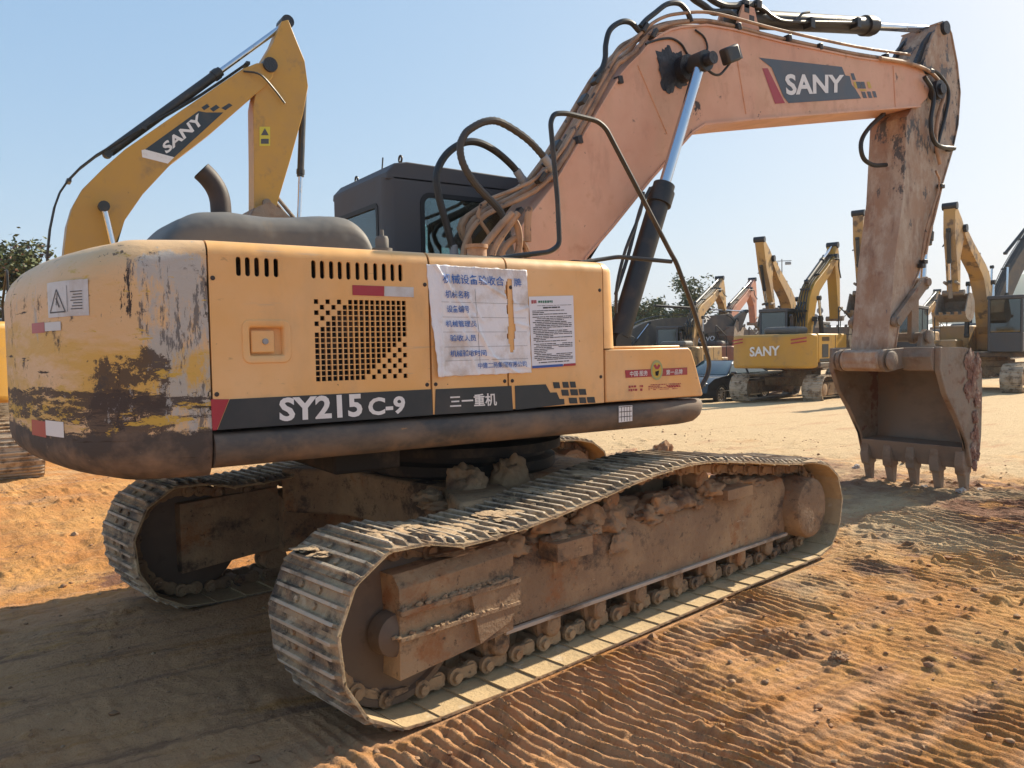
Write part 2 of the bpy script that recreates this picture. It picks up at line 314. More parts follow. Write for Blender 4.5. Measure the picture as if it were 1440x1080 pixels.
def word(bm, body, quad, f3, bold=.0, mi=0):
    """quad: bottom-left, bottom-right, top-right, top-left in 2-D; f3 maps 2-D to 3-D"""
    V, F = text_pts(body, bold)
    a, b, c, d = [Vector(q) for q in quad]
    vs = [bm.verts.new(f3((a * (1 - u) * (1 - v) + b * u * (1 - v) + c * u * v + d * (1 - u) * v))) for u, v in V]
    for f in F:
        try: bm.faces.new([vs[i] for i in f]).material_index = mi
        except ValueError: pass
def flat(bm, pts, f3, mi=0):
    f = bm.faces.new([bm.verts.new(f3(Vector(p))) for p in pts]); f.material_index = mi
    return f
def holed(bm, outer, holes, y0, thick, mi=0):
    """flat plate in the xz plane with real holes"""
    c = bpy.data.curves.new('plate', 'CURVE'); c.dimensions = '2D'; c.fill_mode = 'BOTH'; c.extrude = thick / 2
    for loop in [outer] + holes:
        s = c.splines.new('POLY'); s.points.add(len(loop) - 1); s.use_cyclic_u = True
        for p, q in zip(s.points, loop): p.co = (q[0], q[1], 0, 1)
    o = bpy.data.objects.new('plate', c); col.objects.link(o); bpy.context.view_layer.update()
    dg = bpy.context.evaluated_depsgraph_get(); me = bpy.data.meshes.new_from_object(o.evaluated_get(dg))
    vs = [bm.verts.new((v.co.x, y0 - v.co.z, v.co.y)) for v in me.vertices]
    for p in me.polygons:
        try: bm.faces.new([vs[i] for i in p.vertices]).material_index = mi
        except ValueError: pass
    bpy.data.objects.remove(o); bpy.data.curves.remove(c); bpy.data.meshes.remove(me)
    bmesh.ops.remove_doubles(bm, verts=vs, dist=1e-5)
def vnoise(x, y, seed=0):
    """smooth value noise on numpy arrays"""
    xi = np.floor(x).astype(np.int64); yi = np.floor(y).astype(np.int64); xf = x - xi; yf = y - yi
    def h(a, b):
        n = (a * 374761393 + b * 668265263 + seed * 974711) & 0xffffffff
        n = ((n ^ (n >> 13)) * 1274126177) & 0xffffffff
        return ((n ^ (n >> 16)) & 0xffff) / 65535.
    u = xf * xf * (3 - 2 * xf); v = yf * yf * (3 - 2 * yf)
    return (h(xi, yi) * (1 - u) + h(xi + 1, yi) * u) * (1 - v) + (h(xi, yi + 1) * (1 - u) + h(xi + 1, yi + 1) * u) * v
def fbm(x, y, o=4, seed=0):
    s = 0; a = .5
    for k in range(o):
        c, d = math.cos(.6 + k * 1.1 + seed), math.sin(.6 + k * 1.1 + seed); f = 2.03 ** k
        s = s + a * vnoise((x * c - y * d) * f, (x * d + y * c) * f, seed + k); a *= .5
    return s / (1 - .5 ** o)
def lump(bm, c, s, seed, sub=3, rough=.35, flatb=True, mi=0):
    r = bmesh.ops.create_icosphere(bm, subdivisions=sub, radius=1)
    rr = random.Random(seed); off = Vector((rr.random() * 50, rr.random() * 50, rr.random() * 50)); rot = rr.random() * 6.28
    from mathutils import noise
    for v in r['verts']:
        n = v.co.normalized()
        d = 1 + rough * noise.noise(n * 1.3 + off) + rough * .7 * noise.noise(n * 3.1 + off) + rough * .4 * noise.noise(n * 7 + off) + rough * .2 * noise.noise(n * 15 + off)
        p = n * d; 
        if flatb and p.z < -.25: p.z = -.25
        x = p.x * math.cos(rot) - p.y * math.sin(rot); y = p.x * math.sin(rot) + p.y * math.cos(rot)
        v.co = Vector((c[0] + x * s[0], c[1] + y * s[1], c[2] + p.z * s[2]))
    for f in {f for v in r['verts'] for f in v.link_faces}: f.material_index = mi

def pipes(name, runs, mat_, parent, n=10):
    """every run (points, radius) becomes a part of its own"""
    out = []
    for pts, r in runs:
        bm = NB(); tube(bm, pts, r, n); out.append(mesh_obj(name, bm, mat_, parent))
    return out
def blocks(name, items, mat_, parent, bevel=.006):
    for c, s_, rot in items:
        bm = NB(); box(bm, (0, 0, 0), s_, rot); mesh_obj(name, bm, mat_, parent, loc=c, bevel=bevel)

# ================================================================== the big excavator in front
EX = empty('excavator', (0, 0, 0), 0, 'large faded orange excavator with battered counterweight and mud-caked tracks in the foreground', 'excavator')
SY = -1.36
def side(off=.0): return lambda p: Vector((p[0], SY - off, p[1]))

# ---- counterweight: plan outline lofted over a rounded section
plan = [(-1.93, -1.36), (-2.08, -1.36), (-2.2, -1.355), (-2.28, -1.335), (-2.345, -1.295), (-2.40, -1.235), (-2.45, -1.14), (-2.50, -1.0), (-2.545, -.82), (-2.585, -.6), (-2.62, -.36), (-2.64, -.12), (-2.645, 0)]
plan = plan + [(x, -y) for x, y in plan[-2::-1]]
def cw_dense(n=4):
    P = [Vector((x, y, 0)) for x, y in plan]
    return [p.xy for p in spline(P, n)]
CWP = cw_dense()
def cw_norm(i):
    a = CWP[max(i - 1, 0)]; b = CWP[min(i + 1, len(CWP) - 1)]; t = (b - a).normalized(); return Vector((-t.y, t.x))
sect = []
for k in range(7):
    a = math.pi / 2 * k / 6; sect.append((.24 * (1 - math.sin(a)) , 1.10 + .17 * (1 - math.cos(a)), 'b'))
sect += [(0, z, 'm') for z in (1.35, 1.5, 1.65, 1.8, 1.9)]
bm = NB(); rings = []
for i, p in enumerate(CWP):
    n = cw_norm(i); s = min(1, max(0, (-1.95 - p.x) / .5)); rt = .065 + .17 * s
    if i in (0, len(CWP) - 1): n = Vector((0, -1)) if i == 0 else Vector((0, 1))
    ring = []
    full = [(d * (.45 + .55 * s), z) for d, z, _ in sect]
    for k in range(7):
        a = math.pi / 2 * k / 6; full.append((rt * 1.15 * (1 - math.cos(a)), 2.15 - rt + rt * math.sin(a)))
    full.append((.55 + .0 * s, 2.155)); full.insert(0, (.6, 1.095))
    for d, z in full:
        q = p + (-n) * d if False else Vector((p.x - n.x * d, p.y - n.y * d)); q.x = min(q.x, -1.93)
        dent = 0
        ring.append(bm.verts.new((q.x, q.y, z)))
    rings.append(ring)
for a, b in zip(rings, rings[1:]):
    for k in range(len(a) - 1): bm.faces.new((a[k], a[k + 1], b[k + 1], b[k]))
bm.faces.new([r[-1] for r in rings]); bm.faces.new([r[0] for r in rings])
bm.faces.new(rings[0][::-1] + rings[-1])
bmesh.ops.remove_doubles(bm, verts=bm.verts[:], dist=1e-4)
cw = mesh_obj('counterweight', bm, M['counterweight'], EX, smooth=50)
# stickers that follow the counterweight surface, placed by arc length along the plan
cum = [0.]
for a, b in zip(CWP, CWP[1:]): cum.append(cum[-1] + (b - a).length)
def cw_at(s, z, off):
    for i in range(len(cum) - 1):
        if cum[i + 1] >= s: break
    t = (s - cum[i]) / (cum[i + 1] - cum[i]); p = CWP[i].lerp(CWP[i + 1], t); n = cw_norm(i).lerp(cw_norm(i + 1), t).normalized()
    return Vector((p.x + n.x * off, p.y + n.y * off, z))
def cw_quad(bm, s0, s1, z0, z1, off, mi=0, n=6):
    prev = None
    for k in range(n + 1):
        s = s0 + (s1 - s0) * k / n; v = (bm.verts.new(cw_at(s, z0, off)), bm.verts.new(cw_at(s, z1, off)))
        if prev: bm.faces.new((prev[0], v[0], v[1], prev[1])).material_index = mi
        prev = v
def s_of(x, y):   # nearest arc length
    return min(range(len(CWP)), key=lambda i: (CWP[i] - Vector((x, y))).length)

def cw_patch(name, px4, mats, mi=0, off=.0025, deco=None):
    (s0, z0), (s1, z1) = px4
    bm = NB(); cw_quad(bm, min(s0, s1), max(s0, s1), min(z0, z1), max(z0, z1), off, mi)
    if deco: deco(bm, min(s0, s1), max(s0, s1), min(z0, z1), max(z0, z1), off)
    return mesh_obj(name, bm, mats, cw, smooth=50)
def warn(bm, s0, s1, z0, z1, off):
    # s grows towards the rear (left in the picture)
    sc_ = s0 + (s1 - s0) * .70; w_ = (s1 - s0) * .22; zb_, zt_ = z0 + (z1 - z0) * .14, z0 + (z1 - z0) * .78
    def L(a, b, t=.006):
        a = Vector(a); b = Vector(b); d = (b - a).normalized(); n = Vector((-d.y, d.x)) * t / 2
        bm.faces.new([bm.verts.new(cw_at(q.x, q.y, off + .002)) for q in (a + n, b + n, b - n, a - n)]).material_index = 1
    tri = [(sc_ - w_, zb_), (sc_ + w_, zb_), (sc_, zt_)]
    for i in range(3): L(tri[i], tri[(i + 1) % 3])
    L((sc_ - w_ * .3, zb_ + .02), (sc_ + w_ * .1, zb_ + .06), .008); L((sc_ + w_ * .1, zb_ + .03), (sc_ - w_ * .1, zb_ + .08), .006)
    for k in range(7): L((s0 + (s1 - s0) * .10, z0 + (z1 - z0) * (.2 + .08 * k)), (s0 + (s1 - s0) * (.34 - .03 * (k % 3)), z0 + (z1 - z0) * (.2 + .08 * k)), .004)
    L((s0 + (s1 - s0) * .42, z0 + .02), (s0 + (s1 - s0) * .42, z1 - .02), .003)
cw_patch('warning_sticker', [(0.794,1.818),(0.478,1.969)], [M['reflect'], M['blackink']], deco=warn)
cw_patch('reflective_strip', [(1.028,1.756),(0.847,1.802)], [M['red']]); cw_patch('reflective_strip', [(0.843,1.761),(0.675,1.799)], [M['reflect']])
cw_patch('reflective_strip', [(1.108,1.288),(0.885,1.36)], [M['red']]); cw_patch('reflective_strip', [(0.889,1.299),(0.689,1.367)], [M['white']])


# ---- engine side panels
def slot(cx, z0, z1, w):
    return [(cx + w / 2 * math.cos(a) , (z1 - w / 2) + w / 2 * math.sin(a)) for a in [math.pi * k / 5 for k in range(6)]] + [(cx - w / 2 * math.cos(a), (z0 + w / 2) - w / 2 * math.sin(a)) for a in [math.pi * k / 5 for k in range(6)]]
def side_panel(name, x0, x1, holes=(), mat_=None, ytop=-.45):
    bm = NB()
    holed(bm, [(x0, 1.315), (x1, 1.315), (x1, 2.085), (x0, 2.085)], list(holes), SY + .006, .012)
    arc = [(SY + .065 * (1 - math.cos(a)), 2.085 + .065 * math.sin(a)) for a in [math.pi / 2 * k / 8 for k in range(9)]] + [(ytop, 2.152)]
    inn = [(y + .012 * math.cos(min(1, k / 8) * math.pi / 2), z - .012 * math.sin(min(1, k / 8) * math.pi / 2)) for k, (y, z) in enumerate(arc)]
    va = [[bm.verts.new((x, y, z)) for (y, z) in arc] for x in (x0, x1)]; vb = [[bm.verts.new((x, y, z)) for (y, z) in inn] for x in (x0, x1)]
    n = len(arc)
    for k in range(n - 1):
        bm.faces.new((va[0][k], va[0][k + 1], va[1][k + 1], va[1][k])); bm.faces.new((vb[0][k], vb[1][k], vb[1][k + 1], vb[0][k + 1]))
        for e in (0, 1): bm.faces.new((va[e][k], va[e][k + 1], vb[e][k + 1], vb[e][k]))
    # folded edges down both ends
    for x in (x0 + .004, x1 - .004): box2(bm, x - .004, x + .004, SY + .012, SY + .05, 1.32, 2.08)
    return mesh_obj(name, bm, mat_ or M['tan'], EX, smooth=40)
slots = []
s1 = [(-1.793,2.049),(-1.753,2.048),(-1.712,2.046),(-1.667,2.045),(-1.625,2.044)]
s2 = [(-1.448,2.044),(-1.406,2.043),(-1.361,2.041),(-1.318,2.039),(-1.275,2.038),(-1.228,2.036),(-1.183,2.038),(-1.135,2.036),(-1.089,2.034),(-1.043,2.036),(-1,2.034)]
for x, z in s1 + s2: slots.append(slot(x, 1.992, 2.078, .022))
gx0, gx1, gz0, gz1 = -1.44, -.985, 1.52, 1.885
holes = list(slots)
for r in range(15):
    for c in range(17):
        if (c + r) % 2 == 0 and (c < 6 - r or c > 21 - r) or (6 - r <= c <= 21 - r):
            cx = gx0 + (gx1 - gx0) * c / 16; cz = gz1 - (gz1 - gz0) * r / 14; h = .0110
            holes.append([(cx - h, cz - h), (cx - h, cz + h), (cx + h, cz + h), (cx + h, cz - h)])
lx0, lx1, lz0, lz1 = -1.755, -1.60, 1.635, 1.765
holes.append([(lx0, lz0), (lx0, lz1), (lx1, lz1), (lx1, lz0)])
p1 = side_panel('engine_side_door', -1.922, -.846, holes)
p2 = side_panel('pump_door', -.834, -.372)
p3 = side_panel('tank_cover', -.360, .312)
# recessed latch
bm = NB()
def rr2(a, b, c, d, r, n=4):
    o_ = []
    for (cx_, cy_, st) in ((b - r, d - r, 0), (a + r, d - r, 90), (a + r, c + r, 180), (b - r, c + r, 270)):
        for k in range(n + 1): an = R(st + 90 * k / n); o_.append((cx_ + r * math.cos(an), cy_ + r * math.sin(an)))
    return o_
LP_ = [(rr2(lx0 - .034, lx1 + .034, lz0 - .034, lz1 + .034, .035), .0), (rr2(lx0 - .030, lx1 + .030, lz0 - .030, lz1 + .030, .032), .006), (rr2(lx0 - .008, lx1 + .008, lz0 - .008, lz1 + .008, .016), .007), (rr2(lx0, lx1, lz0, lz1, .010), .001), (rr2(lx0 + .004, lx1 - .004, lz0 + .004, lz1 - .004, .008), -.03)]
LR_ = [[bm.verts.new((x, SY - o_, z)) for x, z in q] for q, o_ in LP_]
for a, b in zip(LR_, LR_[1:]):
    for k in range(len(a)): bm.faces.new((a[k], a[(k + 1) % len(a)], b[(k + 1) % len(a)], b[k]))
box2(bm, lx0, lx1, SY + .03, SY + .035, lz0, lz1)

lat = mesh_obj('door_latch', bm, M['tan'], p1, smooth=50)
bm = NB(); box2(bm, lx0 + .008, lx0 + .115, SY + .006, SY + .02, lz0 + .014, lz1 - .014)
mesh_obj('latch_handle', bm, M['tan'], p1, bevel=.006)
bm = NB(); lathe(bm, (lx0 + .072, SY + .006, 1.70), (0, -1, 0), [(0, .014), (.008, .013), (.009, .009)], 14)
mesh_obj('lock', bm, M['galv'], p1)
for (px_, x_a) in ((p1, -1.905), (p1, -.865), (p2, -.815), (p2, -.39), (p3, -.34), (p3, .29)):
    for z in (1.47, 1.98):
        bm = NB(); lathe(bm, (x_a, SY + .001, z), (0, -1, 0), [(0, .011), (.004, .010), (.005, .006)], 10); mesh_obj('screw', bm, M['chip'], px_)
# rounded corner and front face beyond the tank cover
bm = NB()
cor = [(.318, -1.36), (.345, -1.358), (.372, -1.35), (.393, -1.335), (.406, -1.315), (.412, -1.29), (.414, -.45), (.318, -.45)]
for z0, z1 in ((1.64, 2.085),):
    ra = [bm.verts.new((x + (.0 if i in (0, 7) else .02), y, 1.636)) for i, (x, y) in enumerate(cor)]
    prev = ra
    for k in range(7):
        a = math.pi / 2 * k / 6; d = .065 * (1 - math.cos(a)); z = 2.085 + .065 * math.sin(a)
        ring = [bm.verts.new((max(.318, x - d * (1 if i in (3, 4, 5, 6) else .5 if i in (1, 2) else 0)), min(-.45, y + d * (1 if i <= 4 else .4 if i == 5 else 0)), z)) for i, (x, y) in enumerate(cor)]
        for i in range(8): bm.faces.new((prev[i], prev[(i + 1) % 8], ring[(i + 1) % 8], ring[i]))
        prev = ring
    bm.faces.new(prev); bm.faces.new(ra)
mesh_obj('tank_front_cover', bm, M['tan'], EX, smooth=50)
# inner bodies behind the doors
bm = NB(); box2(bm, -1.925, .30, -1.25, -.46, 1.302, 2.10); box2(bm, -1.925, -.42, -.459, 1.30, 1.302, 2.09)
mesh_obj('engine_bay', bm, M['bay'], EX)
bm = NB(); box2(bm, -1.922, -.40, -.448, 1.30, 2.093, 2.150); box2(bm, -1.922, -.45, 1.302, 1.36, 1.315, 2.15)
mesh_obj('hood_top', bm, M['tan'], EX, bevel=.02)
# toolbox
bm = NB()
prism(bm, [(.330, 1.315), (1.15, 1.315), (1.153, 1.33), (1.085, 1.53), (1.05, 1.612), (1.025, 1.63), (.330, 1.630)], -1.36, -.62)
box2(bm, .42, .99, -1.32, -.66, 1.6305, 1.648)
mesh_obj('toolbox', bm, M['tan'], EX, bevel=.008)

# ---- D-section frame rail
D = [(-1.18, 1.295), (-1.33, 1.297), (-1.362, 1.285), (-1.38, 1.255), (-1.384, 1.215), (-1.372, 1.175), (-1.34, 1.147), (-1.28, 1.135), (-1.18, 1.135)]
bm = NB(); prev = None
for x, s, sh in [(-1.922, 1, 0), (-1.2, 1, 0), (-.4, 1, 0), (.4, 1, 0), (1.0, 1, 0), (1.08, .95, .004), (1.13, .82, .018), (1.165, .62, .035), (1.175, .4, .055)]:
    ring = [bm.verts.new((x, -1.28 + (y + 1.28) * s, 1.295 - (1.295 - z) * s)) for y, z in D]
    if prev:
        for i in range(len(D)): bm.faces.new((prev[i], prev[(i + 1) % len(D)], ring[(i + 1) % len(D)], ring[i]))
    else: bm.faces.new(ring)
    prev = ring
bm.faces.new(prev[::-1])
rail_r = mesh_obj('side_frame_rail', bm, M['frame_dark'], EX, smooth=50)
rl = rail_r.copy(); col.objects.link(rl); rl.scale = (1, -1, 1); rl.parent = EX
bm = NB(); box2(bm, -1.92, 1.10, -1.17, 1.17, 1.15, 1.30); box2(bm, -1.9, .9, -.45, .45, 1.02, 1.149); box2(bm, .3, 1.15, -.30, -.22, 1.301, 1.9); box2(bm, .3, 1.15, .22, .30, 1.301, 1.9)
mesh_obj('deck_frame', bm, M['under'], EX, bevel=.01)
# white patch on the rail
bm = NB()
q = [(0.404,1.291),(0.512,1.29),(0.511,1.195),(0.402,1.193)]
flat(bm, [q[3], q[2], q[1], q[0]], lambda p: Vector((p[0], -1.3875, p[1])))
for k in range(4): flat(bm, [(q[3][0] + .02 + .022 * k, q[3][1] + .004), (q[3][0] + .024 + .022 * k, q[3][1] + .004), (q[3][0] + .024 + .022 * k, q[0][1] - .006), (q[3][0] + .02 + .022 * k, q[0][1] - .006)], lambda p: Vector((p[0], -1.3885, p[1])), 1)
for k in range(3): flat(bm, [(q[3][0] + .004, q[3][1] + .03 + .03 * k), (q[2][0] - .004, q[3][1] + .03 + .03 * k), (q[2][0] - .004, q[3][1] + .034 + .03 * k), (q[3][0] + .004, q[3][1] + .034 + .03 * k)], lambda p: Vector((p[0], -1.3885, p[1])), 1)
mesh_obj('rail_sticker', bm, [M['white'], M['chip']], rail_r)

# ---- decals on the doors
def decal(name, quads, mats, parent, off=.0025):
    """quads: list of (outline, material slot)"""
    bm = NB()
    for k, (q, mi) in enumerate(quads): flat(bm, q, side(off + .0004 * mi), mi)
    return mesh_obj(name, bm, mats, parent, smooth=0)
decal('door_stripe', [([(-1.932,1.45),(-1.854,1.446),(-1.911,1.313),(-1.929,1.313)], 1), ([(-1.851,1.446),(-0.841,1.446),(-0.836,1.313),(-1.908,1.313)], 0)], [M['stripe'], M['red']], p1)
bm = NB(); word(bm, 'SY215', [(-1.633,1.332),(-1.224,1.33),(-1.227,1.443),(-1.631,1.441)], side(.0055), .033)
word(bm, 'C-9', [(-1.195,1.33),(-0.995,1.33),(-0.994,1.42),(-1.192,1.419)], side(.0055), .033)
mesh_obj('model_lettering', bm, M['white'], p1, smooth=0)
decal('reflective_strip', [([(-1.258,1.967),(-1.092,1.966),(-1.094,1.917),(-1.258,1.919)], 1), ([(-1.09,1.966),(-0.93,1.965),(-0.93,1.915),(-1.092,1.917)], 0)], [M['reflect'], M['red']], p1)
decal('door_stripe', [([(-0.818,1.445),(-0.347,1.443),(-0.34,1.308),(-0.826,1.314)], 0)], [M['stripe']], p2)
bm = NB(); word(bm, '三一重机', [(-0.736,1.343),(-0.446,1.34),(-0.449,1.409),(-0.739,1.409)], side(.0055), .02)
mesh_obj('maker_lettering', bm, M['white'], p2, smooth=0)
chk = [([(-0.326,1.442),(-0.115,1.442),(-0.084,1.394),(-0.039,1.393),(-0.019,1.354),(0.014,1.353),(0.016,1.321),(-0.324,1.309)], 0)]
for (a, b, c, d) in ((777.5, 537.5, 786.5, 546), (790.5, 537, 799, 545.4), (801, 536.7, 809, 545), (789, 548, 799, 556.5), (801.5, 547.4, 812, 556), (813.5, 547, 823.5, 555.4), (799.5, 559.3, 811, 567.5), (814, 558.8, 823.5, 567), (825, 558.3, 836, 566.5)):
    x0, z1 = [(v - 0) for v in (a, b)]
    chk.append(((a, b, c, d), 0))
PXM = [[(-0.065,1.452),(-0.02,1.45),(-0.013,1.415),(-0.058,1.417)], [(0.001,1.451),(0.044,1.449),(0.051,1.415),(0.008,1.417)], [(0.055,1.45),(0.096,1.449),(0.103,1.414),(0.062,1.416)], [(-0.008,1.407),(0.043,1.404),(0.05,1.369),(-0.001,1.372)], [(0.056,1.406),(0.111,1.404),(0.118,1.368),(0.063,1.371)], [(0.119,1.405),(0.172,1.403),(0.179,1.368),(0.126,1.37)], [(0.045,1.358),(0.105,1.355),(0.112,1.321),(0.052,1.324)], [(0.121,1.356),(0.171,1.354),(0.178,1.319),(0.128,1.322)], [(0.179,1.355),(0.238,1.353),(0.245,1.318),(0.186,1.321)]]
decal('door_stripe', chk[:1] + [(PXM[i], 0) for i in range(9)], [M['stripe']], p3)
# toolbox badge
bm = NB(); f = side(.0025)
flat(bm, [(0.479,1.503),(0.702,1.503),(0.701,1.457),(0.484,1.456)], f, 0); flat(bm, [(0.781,1.504),(1.009,1.505),(1.009,1.458),(0.78,1.457)], f, 0)
flat(bm, [(0.702,1.503),(0.781,1.504),(0.78,1.457),(0.701,1.457)], f, 0)
cx, cz = ([(0.741,1.495)])[0]
for rad, mi, o in ((.062, 1, .004), (.048, 2, .0048)):
    flat(bm, [(cx + rad * .82 * math.cos(a), cz + rad * math.sin(a)) for a in [2 * math.pi * k / 28 for k in range(28)]], side(o), mi)
flat(bm, [(cx - .03, cz + .03), (cx - .012, cz + .038), (cx, cz + .022), (cx + .014, cz + .038), (cx + .03, cz + .028), (cx + .012, cz + .006), (cx - .012, cz + .006)], side(.0056), 0)
flat(bm, [(cx - .016, cz - .008), (cx + .018, cz - .002), (cx + .01, cz - .034), (cx - .012, cz - .034)], side(.0056), 3)
word(bm, '中国·服务', [(0.516,1.463),(0.663,1.463),(0.663,1.497),(0.517,1.496)], side(.0045), .01, 4)
word(bm, '第一品牌', [(0.82,1.462),(0.964,1.462),(0.964,1.496),(0.82,1.495)], side(.0045), .01, 4)
mesh_obj('service_badge', bm, [M['red'], M['emblem_rim'], M['emblem'], M['dark'], M['white']], EX, smooth=0)
bm = NB(); r2 = random.Random(3)
def marks(bm, q, rows, f, mi=0, dens=.75, seedr=r2, minw=.012, maxw=.05):
    a, b, c, d = [Vector(v) for v in q]
    def P(u, v): return a * (1 - u) * (1 - v) + b * u * (1 - v) + c * u * v + d * (1 - u) * v
    for (v0, v1, u0, u1) in rows:
        u = u0
        while u < u1:
            w = seedr.uniform(minw, maxw); e = min(u + w, u1)
            if seedr.random() < dens:
                j = seedr.uniform(0, .25) * (v1 - v0)
                flat(bm, [P(u, v0 + j), P(e, v0 + j), P(e, v1), P(u, v1)], f, mi)
            u = e + seedr.uniform(.006, .014)
    return P
marks(bm, [(0.506,1.371),(0.959,1.366),(0.96,1.407),(0.507,1.41)], [(.05, .42, 0, .26), (.58, .95, 0, .26), (.1, .22, .36, .98), (.35, .48, .36, .7), (.35, .6, .72, .98), (.6, .75, .36, .98), (.85, .98, .4, .98)], side(.0025), 0, .85)
mesh_obj('hotline_print', bm, M['red'], EX, smooth=0)

# ---- the torn paper notice across two doors
bm = NB(); from mathutils import noise
c0 = [(-0.855,2.085),(-0.233,2.077),(-0.212,1.511),(-0.812,1.508)]   # corners TL TR BR BL
A, B, Cc, Dd = [Vector(v) for v in c0]
def pq(u, v):  # v down
    return A * (1 - u) * (1 - v) + B * u * (1 - v) + Cc * u * v + Dd * (1 - u) * v
def poff(u, v):
    w = .0035 + .0032 * abs(noise.noise(Vector((u * 5, v * 4, 1)))) 
    for (ua, va, ub, vb, h) in ((.08, .0, .60, .85, .010), (.60, .85, .85, 1., .009), (.32, .18, .5, .5, .006), (.5, .12, .85, .32, .007), (.42, .45, .60, 1, .008), (.30, .6, .42, 1, .007), (.3, .55, .33, 1, .006), (.12, .1, .06, 1., .009), (.86, .4, 1., .36, .006), (.87, .52, 1, .55, .005), (.3, .76, .98, .95, .005), (.18, .02, .22, .98, .004)):
        dx, dy = ub - ua, vb - va; t = max(0, min(1, ((u - ua) * dx + (v - va) * dy) / (dx * dx + dy * dy)))
        dd = math.hypot(u - ua - t * dx, v - va - t * dy); w += h * math.exp(-(dd / .014) ** 2)
    if u < .10: w += .022 * (1 - u / .10) * min(1, max(0, (v - .45) * 3))
    return w
NU, NV = 84, 84; grid = {}
def torn(u, v):
    c = .80 + .03 * v; w = .055 * max(0, 1 - abs(v - .18) / .75) + .012 * noise.noise(Vector((v * 9, 2, 3)))
    l = .775 - .02 * v + .03 * noise.noise(Vector((v * 7, 0, 0))) + (.06 * max(0, v - .6)); r_ = .835 + .012 * noise.noise(Vector((v * 8, 5, 0)))
    return .09 < v < .80 and l < u < r_ - max(0, v - .62) * .12
for i in range(NU + 1):
    for j in range(NV + 1):
        u, v = i / NU, j / NV; ue = u
        p = pq(u, v); ed = .006 * noise.noise(Vector((u * 14, v * 14, 7)))
        grid[i, j] = (u, v, Vector((p.x + (ed if i in (0, NU) else 0), SY - poff(u, v), p.y + (ed if j in (0, NV) else 0))))
vv = {}
for i in range(NU):
    for j in range(NV):
        if torn((i + .5) / NU, (j + .5) / NV): continue
        ks = [(i, j), (i + 1, j), (i + 1, j + 1), (i, j + 1)]
        for k in ks:
            if k not in vv: vv[k] = bm.verts.new(grid[k][2])
        bm.faces.new([vv[k] for k in ks])
notice = mesh_obj('torn_paper_notice', bm, M['paper'], EX, smooth=70)
so = notice.modifiers.new('thickness', 'SOLIDIFY'); so.thickness = .0006; so.offset = -1
bm = NB()
def fpap(extra=.0012):
    def f(p):   # p in (u, v-down)
        q = pq(p[0], p[1]); return Vector((q.x, SY - poff(p[0], p[1]) - extra, q.y))
    return f
def line_text(body, u0, u1, v0, v1): word(bm, body, [(u0, v1), (u1, v1), (u1, v0), (u0, v0)], fpap(.006), .012)
line_text('机械设备验收合', .13, .745, .075, .165); line_text('牌', .85, .93, .085, .165)
line_text('机械名称', .15, .385, .225, .295); line_text('设备编号', .15, .37, .36, .425)
line_text('机械管理员', .13, .43, .495, .555); line_text('验收人员', .16, .42, .625, .685)
line_text('机械验收时间', .15, .51, .765, .825); line_text('中建二局集团有限公司', .42, .94, .885, .94)
mesh_obj('blue_print', bm, M['blueink'], notice, smooth=0)
bm = NB()
for v in (.33, .465, .60, .735, .86):
    for k in range(24):
        u = .1 + k * .036
        if torn(u + .018, v): continue
        flat(bm, [(u, v - .0012), (u + .036, v - .0012), (u + .036, v + .0012), (u, v + .0012)], fpap(.0016))
for k in range(20):
    v = .2 + k * .036; flat(bm, [(.445, v), (.448, v), (.448, v + .036), (.445, v + .036)], fpap(.0016))
mesh_obj('ruled_lines', bm, M['blackink'], notice, smooth=0)
# printed sheet
bm = NB(); q = [(-0.223,1.932),(0.089,1.945),(0.099,1.542),(-0.208,1.534)]
flat(bm, q, side(.004)); sheet = mesh_obj('printed_notice', bm, M['paper2'], EX, smooth=0)
bm = NB(); rr = random.Random(5)
qd = [q[3], q[2], q[1], q[0]]
rows = [(.865, .872, .0, 1.), (.825, .85, .30, .68)]
v = .79
while v > .10:
    rows.append((v, v + .013, .06 + (.05 if rr.random() < .3 else 0), .94 if rr.random() < .6 else rr.uniform(.3, .9))); v -= .0245
    if rr.random() < .12: v -= .012
rows.append((.065, .08, .15, .85))
marks(bm, qd, rows, side(.0052), 0, .95, rr, .03, .16)
marks(bm, qd, [(.90, .95, .05, .16)], side(.0052), 1, 1, rr, .03, .04); marks(bm, qd, [(.905, .94, .2, .52)], side(.0052), 2, 1, rr, .03, .05)
P = marks(bm, qd, [], side(), 0)
flat(bm, [P(0, 0), P(.7, 0), P(.7, .035), P(0, .035)], side(.0052), 3); flat(bm, [P(.7, 0), P(1, 0), P(1, .035), P(.72, .035)], side(.0052), 1)
mesh_obj('fine_print', bm, [M['blackink'], M['red'], M['green_print'], M['bluebar']], sheet, smooth=0)

